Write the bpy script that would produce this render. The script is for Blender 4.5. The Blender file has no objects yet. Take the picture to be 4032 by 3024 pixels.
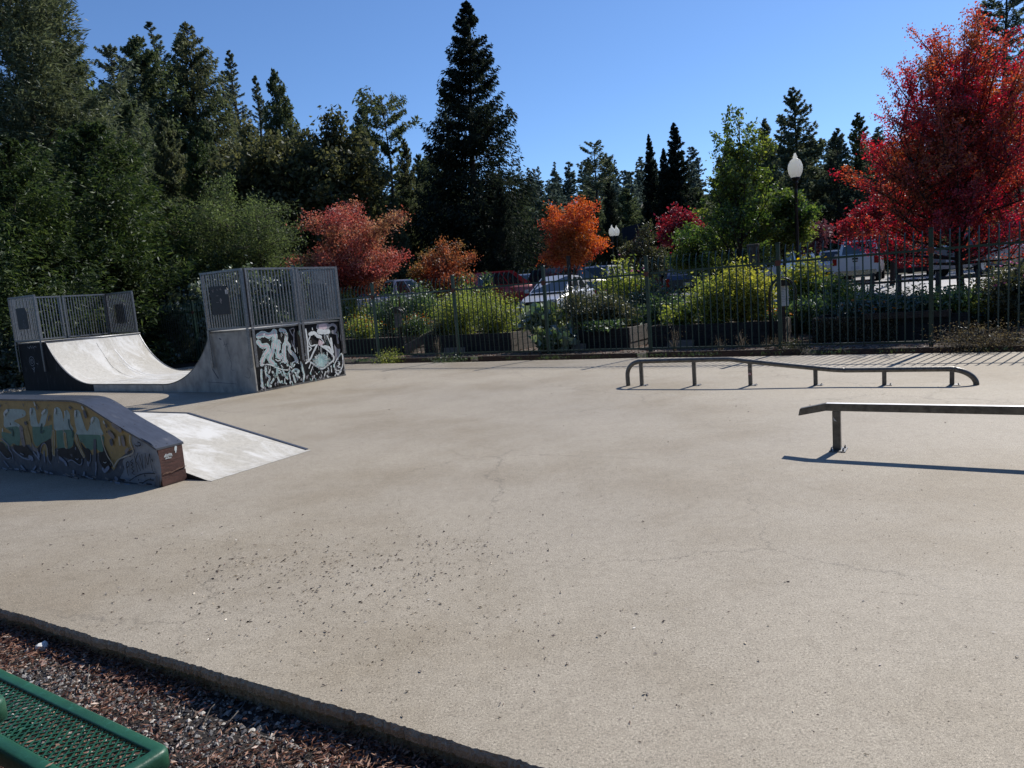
import bpy, bmesh, math, random
import numpy as np
from mathutils import Vector, Matrix, geometry
R = math.radians
scene = bpy.context.scene
col = scene.collection
random.seed(7)
# ---------------------------------------------------------------- camera
FPX, HC = 2797.0, 1.6
PITCH, ROLL = R(7.37), R(4.49)
fwd = Vector((0, math.cos(PITCH), -math.sin(PITCH)))
up0 = Vector((0, math.sin(PITCH), math.cos(PITCH)))
rt0 = Vector((1, 0, 0))
rt = rt0 * math.cos(ROLL) - up0 * math.sin(ROLL)
up = up0 * math.cos(ROLL) + rt0 * math.sin(ROLL)
cam = bpy.data.cameras.new('camera')
cam_o = bpy.data.objects.new('camera', cam)
col.objects.link(cam_o)
m = Matrix((rt, up, -fwd)).transposed().to_4x4()
m.translation = Vector((0, 0, HC))
cam_o.matrix_world = m
cam.sensor_width = 36.0
cam.lens = FPX / 4032 * 36
cam.clip_start = 0.05
cam.clip_end = 3000
scene.camera = cam_o

def ray(x, y):                       # direction through a point of the survey picture (2212 px wide)
    x *= 4032 / 2212; y *= 4032 / 2212
    return fwd + rt * ((x - 2016) / FPX) + up * ((1512 - y) / FPX)
def at(x, y, Y):                     # world point on that sight line at forward distance Y
    d = ray(x, y); return Vector((0, 0, HC)) + d * (Y / d.y)

# ---------------------------------------------------------------- tags and links
def tag(o, label=None, cat=None, group=None, kind=None):
    if label: o['label'] = label
    if cat: o['category'] = cat
    if group: o['group'] = group
    if kind: o['kind'] = kind
    return o
def empty(name, loc, rz=0, label=None, cat=None, group=None):
    o = bpy.data.objects.new(name, None); o.empty_display_size = .2
    o.location = loc; o.rotation_euler = (0, 0, rz); col.objects.link(o)
    return tag(o, label, cat, group)
def link_mesh(name, me, mats, parent=None, loc=None):
    o = bpy.data.objects.new(name, me); col.objects.link(o)
    if mats is not None:
        for mm in (mats if isinstance(mats, (list, tuple)) else [mats]):
            me.materials.append(mm)
    if parent: o.parent = parent
    if loc is not None: o.location = loc
    return o
def copy_tree(o, parent=None):
    c = o.copy(); col.objects.link(c)
    if parent: c.parent = parent
    for ch in list(o.children): copy_tree(ch, c)
    return c

# ---------------------------------------------------------------- mesh builder
class MB:
    def __init__(s): s.v = []; s.f = []; s.m = []; s.sm = []
    def add(s, vs, fs, mi=0, smooth=False):
        b = len(s.v); s.v.extend([tuple(v) for v in vs])
        for f in fs: s.f.append(tuple(i + b for i in f)); s.m.append(mi); s.sm.append(smooth)
    def box(s, c, d, mi=0, M=None):
        x, y, z = d[0] / 2, d[1] / 2, d[2] / 2
        vs = [Vector((a * x, b_ * y, g * z)) for a in (-1, 1) for b_ in (-1, 1) for g in (-1, 1)]
        if M is not None: vs = [M @ v for v in vs]
        vs = [v + Vector(c) for v in vs]
        s.add(vs, [(0, 1, 3, 2), (4, 6, 7, 5), (0, 4, 5, 1), (2, 3, 7, 6), (0, 2, 6, 4), (1, 5, 7, 3)], mi)
    def bb(s, x0, x1, y0, y1, z0, z1, mi=0):
        s.box(((x0 + x1) / 2, (y0 + y1) / 2, (z0 + z1) / 2), (abs(x1 - x0), abs(y1 - y0), abs(z1 - z0)), mi)
    def bar(s, p, q, w, h=None, mi=0, upv=(0, 0, 1)):   # rectangular bar from p to q
        p, q = Vector(p), Vector(q); h = h or w; d = (q - p); L = d.length
        if L < 1e-6: return
        d.normalize(); upv = Vector(upv)
        if abs(d.dot(upv)) > .98: upv = Vector((0, 1, 0))
        a = d.cross(upv).normalized(); b = a.cross(d)
        vs = [pt + a * (i * w / 2) + b * (j * h / 2) for pt in (p, q) for i, j in ((-1, -1), (1, -1), (1, 1), (-1, 1))]
        s.add(vs, [(0, 1, 2, 3), (7, 6, 5, 4), (0, 4, 5, 1), (1, 5, 6, 2), (2, 6, 7, 3), (3, 7, 4, 0)], mi)
    def tube(s, pts, r, n=8, mi=0, cap=True, smooth=True):
        pts = [Vector(p) for p in pts]; N = len(pts)
        rs = r if isinstance(r, (list, tuple)) else [r] * N
        vs = []; ref = None
        for i in range(N):
            d = (pts[min(i + 1, N - 1)] - pts[max(i - 1, 0)])
            if d.length < 1e-9: d = Vector((0, 0, 1))
            d.normalize()
            if ref is None:
                ref = Vector((0, 0, 1)) if abs(d.z) < .9 else Vector((1, 0, 0))
            a = (ref - d * ref.dot(d))
            if a.length < 1e-5: a = d.orthogonal()
            a.normalize(); ref = a; b = d.cross(a)
            for k in range(n):
                t = 2 * math.pi * k / n
                vs.append(pts[i] + (a * math.cos(t) + b * math.sin(t)) * rs[i])
        fs = [(i * n + k, i * n + (k + 1) % n, (i + 1) * n + (k + 1) % n, (i + 1) * n + k) for i in range(N - 1) for k in range(n)]
        s.add(vs, fs, mi, smooth)
        if cap:
            b0 = len(s.v) - len(vs)
            s.f.append(tuple(b0 + k for k in range(n))[::-1]); s.m.append(mi); s.sm.append(False)
            s.f.append(tuple(b0 + (N - 1) * n + k for k in range(n))); s.m.append(mi); s.sm.append(False)
    def lathe(s, prof, n=20, c=(0, 0, 0), mi=0, smooth=True):
        c = Vector(c); vs = []
        for r, z in prof:
            for k in range(n):
                t = 2 * math.pi * k / n; vs.append(c + Vector((r * math.cos(t), r * math.sin(t), z)))
        fs = [(i * n + k, i * n + (k + 1) % n, (i + 1) * n + (k + 1) % n, (i + 1) * n + k) for i in range(len(prof) - 1) for k in range(n)]
        s.add(vs, fs, mi, smooth)
    def prism(s, poly, f0, f1, mi=0, caps=True):   # poly: list of 2D points, f0/f1 map them to 3D
        n = len(poly); vs = [f0(p) for p in poly] + [f1(p) for p in poly]
        fs = [(i, (i + 1) % n, n + (i + 1) % n, n + i) for i in range(n)]
        s.add(vs, fs, mi)
        if caps:
            tr = geometry.tessellate_polygon([[Vector((p[0], p[1], 0)) for p in poly]])
            b = len(s.v) - 2 * n
            for t in tr:
                s.f.append((b + t[0], b + t[1], b + t[2])); s.m.append(mi); s.sm.append(False)
                s.f.append((b + n + t[2], b + n + t[1], b + n + t[0])); s.m.append(mi); s.sm.append(False)
    def build(s, name, mats, parent=None, loc=None, bevel=0, seg=2):
        me = bpy.data.meshes.new(name)
        me.from_pydata([tuple(v) for v in s.v], [], s.f)
        me.polygons.foreach_set('material_index', s.m)
        me.polygons.foreach_set('use_smooth', s.sm)
        me.update()
        bm = bmesh.new(); bm.from_mesh(me)
        bmesh.ops.recalc_face_normals(bm, faces=bm.faces)
        if bevel:
            bmesh.ops.remove_doubles(bm, verts=bm.verts, dist=1e-5)
            es = [e for e in bm.edges if len(e.link_faces) == 2 and e.calc_face_angle(0) > .35]
            bmesh.ops.bevel(bm, geom=es, offset=bevel, segments=seg, affect='EDGES', clamp_overlap=True)
        bm.to_mesh(me); bm.free()
        return link_mesh(name, me, mats, parent, loc)

# ---------------------------------------------------------------- materials
def newmat(name):
    mt = bpy.data.materials.new(name); mt.use_nodes = True
    nt = mt.node_tree; nt.nodes.clear()
    return mt, nt, nt.nodes, nt.links
def nd(nt, t, **kw):
    n = nt.nodes.new(t)
    for k, v in kw.items():
        if k.startswith('i_'): n.inputs[k[2:].replace('_', ' ')].default_value = v
        else: setattr(n, k, v)
    return n
def ramp(nt, stops, interp='LINEAR'):
    n = nt.nodes.new('ShaderNodeValToRGB'); cr = n.color_ramp; cr.interpolation = interp
    while len(cr.elements) < len(stops): cr.elements.new(.5)
    for e, (p, c) in zip(cr.elements, stops):
        e.position = p; e.color = (*c, 1) if len(c) == 3 else c
    return n
def noise(nt, vec, scale, detail=4, rough=.6):
    n = nd(nt, 'ShaderNodeTexNoise'); n.inputs['Scale'].default_value = scale
    n.inputs['Detail'].default_value = detail; n.inputs['Roughness'].default_value = rough
    if vec is not None: nt.links.new(vec, n.inputs['Vector'])
    return n
def mixc(nt, fac, a, b, mode='MIX'):
    n = nt.nodes.new('ShaderNodeMix'); n.data_type = 'RGBA'; n.blend_type = mode
    for s_, v in ((n.inputs[0], fac), (n.inputs[6], a), (n.inputs[7], b)):
        if hasattr(v, 'is_output'): nt.links.new(v, s_)
        elif isinstance(v, (int, float)): s_.default_value = v
        else: s_.default_value = (*v, 1) if len(v) == 3 else v
    return n.outputs[2]
def surf(name, c1, c2=None, scale=8, rough=.7, metal=0, bump=0, bscale=60, spec=.5, stain=None, sscale=2, coord='Object', stops=(.35, .65), anis=None, rough2=None):
    mt, nt, N, L = newmat(name)
    out = nd(nt, 'ShaderNodeOutputMaterial'); b = nd(nt, 'ShaderNodeBsdfPrincipled')
    L.new(b.outputs[0], out.inputs[0])
    tc = nd(nt, 'ShaderNodeTexCoord'); vec = tc.outputs[coord]
    if anis:
        mp = nd(nt, 'ShaderNodeMapping'); mp.inputs['Scale'].default_value = anis; L.new(vec, mp.inputs[0]); vec = mp.outputs[0]
    b.inputs['Roughness'].default_value = rough; b.inputs['Metallic'].default_value = metal
    b.inputs['Specular IOR Level'].default_value = spec
    if c2 is None: c2 = tuple(x * .8 for x in c1)
    n1 = noise(nt, vec, scale, 6)
    r1 = ramp(nt, [(stops[0], c1), (stops[1], c2)]); L.new(n1.outputs[0], r1.inputs[0])
    c = r1.outputs[0]
    if stain:
        n2 = noise(nt, vec, sscale, 8, .7); r2 = ramp(nt, [(.55, (0, 0, 0)), (.68, (1, 1, 1))]); L.new(n2.outputs[0], r2.inputs[0])
        c = mixc(nt, r2.outputs[0], c, stain)
    L.new(c, b.inputs['Base Color'])
    if rough2 is not None:
        mr = nd(nt, 'ShaderNodeMapRange'); mr.inputs[3].default_value = rough; mr.inputs[4].default_value = rough2
        L.new(n1.outputs[0], mr.inputs[0]); L.new(mr.outputs[0], b.inputs['Roughness'])
    if bump:
        n3 = noise(nt, vec, bscale, 3); bp = nd(nt, 'ShaderNodeBump'); bp.inputs['Strength'].default_value = bump
        bp.inputs['Distance'].default_value = .02
        L.new(n3.outputs[0], bp.inputs['Height']); L.new(bp.outputs[0], b.inputs['Normal'])
    return mt
def leafmat(name, cols, trans=.35, gloss=.06, nscale=.6, second=None, tint=None):
    """leaf colours vary per leaf (face attribute) and, with `second`, by patches of the crown"""
    mt, nt, N, L = newmat(name)
    out = nd(nt, 'ShaderNodeOutputMaterial')
    at_ = nd(nt, 'ShaderNodeAttribute', attribute_name='rnd')
    r = ramp(nt, [(i / max(1, len(cols) - 1), c) for i, c in enumerate(cols)]); L.new(at_.outputs['Fac'], r.inputs[0])
    c = r.outputs[0]
    if second:
        tc = nd(nt, 'ShaderNodeTexCoord'); n = noise(nt, tc.outputs['Object'], nscale, 4, .65)
        rr = ramp(nt, [(.44, (0, 0, 0)), (.58, (1, 1, 1))]); L.new(n.outputs[0], rr.inputs[0])
        r2 = ramp(nt, [(i / max(1, len(second) - 1), cc) for i, cc in enumerate(second)]); L.new(at_.outputs['Fac'], r2.inputs[0])
        c = mixc(nt, rr.outputs[0], c, r2.outputs[0])
    d = nd(nt, 'ShaderNodeBsdfDiffuse'); t = nd(nt, 'ShaderNodeBsdfTranslucent'); g = nd(nt, 'ShaderNodeBsdfGlossy')
    g.inputs['Roughness'].default_value = .5; g.inputs['Color'].default_value = (.9, .95, 1, 1)
    L.new(c, d.inputs[0])
    hs = nd(nt, 'ShaderNodeHueSaturation'); hs.inputs['Saturation'].default_value = 1.1; hs.inputs['Value'].default_value = 1.5
    L.new(c, hs.inputs['Color']); L.new(hs.outputs[0], t.inputs[0])
    m1 = nd(nt, 'ShaderNodeMixShader'); m1.inputs[0].default_value = trans; L.new(d.outputs[0], m1.inputs[1]); L.new(t.outputs[0], m1.inputs[2])
    m2 = nd(nt, 'ShaderNodeMixShader'); m2.inputs[0].default_value = gloss; L.new(m1.outputs[0], m2.inputs[1]); L.new(g.outputs[0], m2.inputs[2])
    L.new(m2.outputs[0], out.inputs[0])
    return mt
def paint(name, c, rough=.55, var=.15, bump=0):
    return surf(name, c, tuple(x * (1 - var) for x in c), 14, rough, bump=bump)
def glass(name, c=(.02, .025, .03)):
    mt, nt, N, L = newmat(name)
    out = nd(nt, 'ShaderNodeOutputMaterial'); b = nd(nt, 'ShaderNodeBsdfPrincipled')
    b.inputs['Base Color'].default_value = (*c, 1); b.inputs['Roughness'].default_value = .04; b.inputs['Specular IOR Level'].default_value = .9
    L.new(b.outputs[0], out.inputs[0]); return mt

def concrete_mat(name, base, dark, warm, crack=True, speck=1.0, coord='Object', scuff=None):
    mt, nt, N, L = newmat(name)
    out = nd(nt, 'ShaderNodeOutputMaterial'); b = nd(nt, 'ShaderNodeBsdfPrincipled'); L.new(b.outputs[0], out.inputs[0])
    tc = nd(nt, 'ShaderNodeTexCoord'); v = tc.outputs[coord]
    n1 = noise(nt, v, .35, 6, .62); r1 = ramp(nt, [(.36, warm), (.52, base), (.68, tuple(x * 1.08 for x in base))]); L.new(n1.outputs[0], r1.inputs[0])
    n2 = noise(nt, v, 2.3, 8, .72); r2 = ramp(nt, [(.3, (.92, .915, .9)), (.5, (1, 1, 1)), (.7, (1.05, 1.05, 1.05))]); L.new(n2.outputs[0], r2.inputs[0])
    c = mixc(nt, 1.0, r1.outputs[0], r2.outputs[0], 'MULTIPLY')
    n3 = noise(nt, v, 95, 3, .75); r3 = ramp(nt, [(.32, (1 - .6 * speck,) * 3), (.46, (1, 1, 1)), (.6, (1 + .12 * speck,) * 3), (.68, (1 + .7 * speck,) * 3)]); L.new(n3.outputs[0], r3.inputs[0])
    c = mixc(nt, 1.0, c, r3.outputs[0], 'MULTIPLY')
    n2b = noise(nt, v, 17, 5, .75); r2b = ramp(nt, [(.32, (.86, .85, .84)), (.5, (1, 1, 1)), (.68, (1.1, 1.1, 1.1))]); L.new(n2b.outputs[0], r2b.inputs[0])
    c = mixc(nt, 1.0, c, r2b.outputs[0], 'MULTIPLY')
    n3b = noise(nt, v, 260, 2, .6); r3b = ramp(nt, [(.35, (1 - .45 * speck,) * 3), (.65, (1 + .35 * speck,) * 3)]); L.new(n3b.outputs[0], r3b.inputs[0])
    c = mixc(nt, 1.0, c, r3b.outputs[0], 'MULTIPLY')
    # scattered darker oil-like spots and pale scrapes
    n4 = noise(nt, v, 1.1, 10, .8); r4 = ramp(nt, [(.64, (0, 0, 0)), (.7, (.5,) * 3)]); L.new(n4.outputs[0], r4.inputs[0])
    c = mixc(nt, r4.outputs[0], c, dark)
    mp = nd(nt, 'ShaderNodeMapping'); mp.inputs['Scale'].default_value = (1, 3.2, 1); mp.inputs['Rotation'].default_value = (0, 0, .55); mp.inputs['Location'].default_value = (7, 3, 0); L.new(v, mp.inputs[0])
    n5 = noise(nt, mp.outputs[0], 1.6, 10, .78); r5 = ramp(nt, [(.63, (0, 0, 0)), (.7, (.25,) * 3)]); L.new(n5.outputs[0], r5.inputs[0])
    c = mixc(nt, r5.outputs[0], c, tuple(min(1, x * 1.45) for x in base))
    if scuff:
        mp2 = nd(nt, 'ShaderNodeMapping'); mp2.inputs['Scale'].default_value = (.7, 2.0, 1); L.new(v, mp2.inputs[0])
        n6 = noise(nt, mp2.outputs[0], 1.15, 12, .74); n6.inputs['Distortion'].default_value = .6; r6 = ramp(nt, [(.48, (0, 0, 0)), (.6, (1, 1, 1))]); L.new(n6.outputs[0], r6.inputs[0])
        c = mixc(nt, r6.outputs[0], c, scuff)
    h = n3.outputs[0]
    if crack:
        nw = noise(nt, v, 1.5, 8, .75); ad = nd(nt, 'ShaderNodeVectorMath', operation='SCALE'); ad.inputs['Scale'].default_value = .55; L.new(nw.outputs['Color'], ad.inputs[0])
        ad2 = nd(nt, 'ShaderNodeVectorMath', operation='ADD'); L.new(v, ad2.inputs[0]); L.new(ad.outputs[0], ad2.inputs[1])
        vo = nd(nt, 'ShaderNodeTexVoronoi', feature='DISTANCE_TO_EDGE'); vo.inputs['Scale'].default_value = .42; L.new(ad2.outputs[0], vo.inputs['Vector'])
        rc = ramp(nt, [(.0, (1, 1, 1)), (.004, (0, 0, 0))]); L.new(vo.outputs[0], rc.inputs[0])
        nm = noise(nt, v, .28, 3); rm = ramp(nt, [(.44, (0, 0, 0)), (.54, (.75,) * 3)]); L.new(nm.outputs[0], rm.inputs[0])
        cm = mixc(nt, 1.0, rc.outputs[0], rm.outputs[0], 'MULTIPLY')
        c = mixc(nt, cm, c, tuple(x * .38 for x in base))
        n7 = noise(nt, v, .16, 2, .5); r7 = ramp(nt, [(.4, (1, 1, 1)), (.62, (.9, .905, .93))]); L.new(n7.outputs[0], r7.inputs[0])
        c = mixc(nt, 1.0, c, r7.outputs[0], 'MULTIPLY')
    L.new(c, b.inputs['Base Color']); b.inputs['Roughness'].default_value = .72; b.inputs['Specular IOR Level'].default_value = .35
    bp = nd(nt, 'ShaderNodeBump'); bp.inputs['Strength'].default_value = .2; bp.inputs['Distance'].default_value = .003
    L.new(h, bp.inputs['Height']); L.new(bp.outputs[0], b.inputs['Normal'])
    return mt

M = {}
M['pad'] = concrete_mat('pad_concrete', (.35, .31, .243), (.2, .17, .128), (.285, .243, .178))
M['pad_edge'] = surf('broken_concrete_edge', (.62, .5, .36), (.42, .33, .23), 40, .9, bump=1, bscale=90)
M['ramp_white'] = concrete_mat('ramp_concrete', (.52, .505, .455), (.4, .38, .33), (.46, .435, .37), crack=False, speck=.3, scuff=(.66, .655, .62))
M['ramp_grey'] = surf('ramp_side_grey', (.46, .455, .42), (.26, .26, .245), 5, .7, stain=(.4, .39, .35), sscale=3, anis=(1, 1, .6), bump=.2)
M['ramp_black'] = surf('ramp_side_black', (.008, .008, .009), (.014, .014, .015), 9, .7, spec=.2, stain=(.05, .05, .055), sscale=5, anis=(2, 1, .5))
M['galv'] = surf('galvanised_steel', (.26, .265, .27), (.15, .155, .16), 30, .42, .75, bump=.1, bscale=120)
M['steel_plate'] = surf('blued_steel_plate', (.15, .16, .18), (.1, .11, .13), 6, .36, .8, stain=(.2, .205, .22), sscale=3, anis=(1, 3, 1), rough2=.5)
M['rail_steel'] = surf('worn_rail_steel', (.19, .185, .17), (.1, .097, .09), 24, .42, .55, stain=(.2, .19, .17), sscale=9, bump=.15)
M['rail_glare'] = surf('worn_rail_top_glare', (.8, .8, .8), (.6, .6, .6), 18, .45, .25)  # near-white colour stands in for sun glare on the rail top
M['board'] = surf('black_board', (.012, .013, .015), (.02, .02, .024), 20, .5)
M['wood_end'] = surf('red_brown_plywood', (.115, .048, .036), (.06, .026, .02), 7, .75, stain=(.03, .016, .013), sscale=10, anis=(1, 1, 6), bump=.4, bscale=40)
M['wood_raw'] = surf('splintered_wood', (.36, .22, .15), (.2, .12, .09), 40, .9)
M['green_paint'] = surf('fence_green', (.012, .046, .036), (.008, .03, .025), 10, .42, stain=(.03, .05, .04), sscale=14)
M['rust'] = surf('rusty_joint', (.12, .04, .03), (.05, .03, .02), 40, .8)
M['bench'] = surf('bench_green_coating', (.014, .085, .045), (.01, .062, .034), 8, .45, bump=.12, bscale=30, stain=(.02, .11, .075), sscale=22)
M['soil'] = surf('dark_soil', (.05, .038, .028), (.022, .018, .014), 7, .95, bump=1, bscale=25)
M['bed_wood'] = surf('dark_timber', (.028, .026, .026), (.015, .014, .015), 6, .85, anis=(1, 1, 12), bump=.5, bscale=30, stain=(.06, .055, .05), sscale=5)
M['bed_grey'] = surf('weathered_grey_timber', (.2, .18, .16), (.11, .1, .09), 7, .85, anis=(1, 1, 10), bump=.5, bscale=30)
M['timber'] = surf('old_brown_board', (.09, .06, .045), (.04, .03, .025), 7, .85, anis=(1, 1, 8), bump=.5)
M['forest_floor'] = surf('forest_floor', (.05, .042, .028), (.025, .03, .015), .6, .95, bump=.8, bscale=3)
M['garden_ground'] = surf('garden_path_bark', (.12, .09, .07), (.04, .032, .026), 26, .95, bump=1, bscale=40, stain=(.2, .18, .15), sscale=40)
M['gravel_base'] = surf('gravel_base', (.04, .032, .028), (.015, .013, .012), 60, .95, bump=1, bscale=80)
M['asphalt'] = surf('lot_asphalt', (.13, .13, .135), (.09, .09, .095), 3, .48, bump=.2, bscale=90)
M['bark'] = surf('bark', (.055, .042, .034), (.025, .02, .017), 9, .9, bump=.8, bscale=18, anis=(3, 3, .6))
M['bark_grey'] = surf('grey_bark', (.13, .115, .1), (.05, .045, .04), 9, .9, bump=.6, bscale=18, anis=(3, 3, .6))
M['white_paint'] = surf('white_sticker', (.75, .75, .73), (.62, .62, .6), 30, .5)
M['black_metal'] = paint('black_metal', (.012, .012, .013), .35)
M['rubber'] = paint('tyre_rubber', (.015, .015, .016), .8)
M['chrome'] = surf('bright_metal', (.6, .6, .62), (.5, .5, .52), 10, .2, .9)
M['glass'] = glass('car_glass')
M['tail'] = paint('tail_lamp_red', (.3, .01, .01), .2)
M['head'] = paint('head_lamp', (.7, .7, .7), .1)
M['plate'] = paint('plate_white', (.6, .6, .6), .4)
mt, nt, N_, L_ = newmat('lamp_globe')
o_ = nd(nt, 'ShaderNodeOutputMaterial'); b_ = nd(nt, 'ShaderNodeBsdfPrincipled'); tr_ = nd(nt, 'ShaderNodeBsdfTranslucent'); mx_ = nd(nt, 'ShaderNodeMixShader')
b_.inputs['Base Color'].default_value = (.85, .85, .8, 1); b_.inputs['Roughness'].default_value = .25
tr_.inputs[0].default_value = (.97, .97, .92, 1); mx_.inputs[0].default_value = .65
L_.new(b_.outputs[0], mx_.inputs[1]); L_.new(tr_.outputs[0], mx_.inputs[2]); L_.new(mx_.outputs[0], o_.inputs[0]); M['globe'] = mt
for k, c in dict(ochre=(.3, .22, .09), lgrey=(.21, .235, .27), teal=(.3, .39, .38), green=(.085, .19, .145), black=(.008, .008, .012),
                 pinkgrey=(.2, .18, .175), cream=(.37, .35, .29), darkgreen=(.03, .085, .085), slate=(.075, .085, .105), bluegrey=(.2, .235, .31),
                 pale=(.45, .5, .5), ink=(.02, .023, .03), white=(.5, .57, .58), teal3=(.27, .42, .41), pink3=(.47, .38, .4), grey3=(.2, .2, .22), line=(.36, .37, .37)).items():
    c = tuple(min(.8, x * 1.5) for x in c) if k not in ('black', 'ink') else c
    M[k] = surf('paint_' + k, c, tuple(x * .72 for x in c), 12, .6, stops=(.42, .75))
SKY, SUN, EXPO = .1, 5, .13
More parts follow.
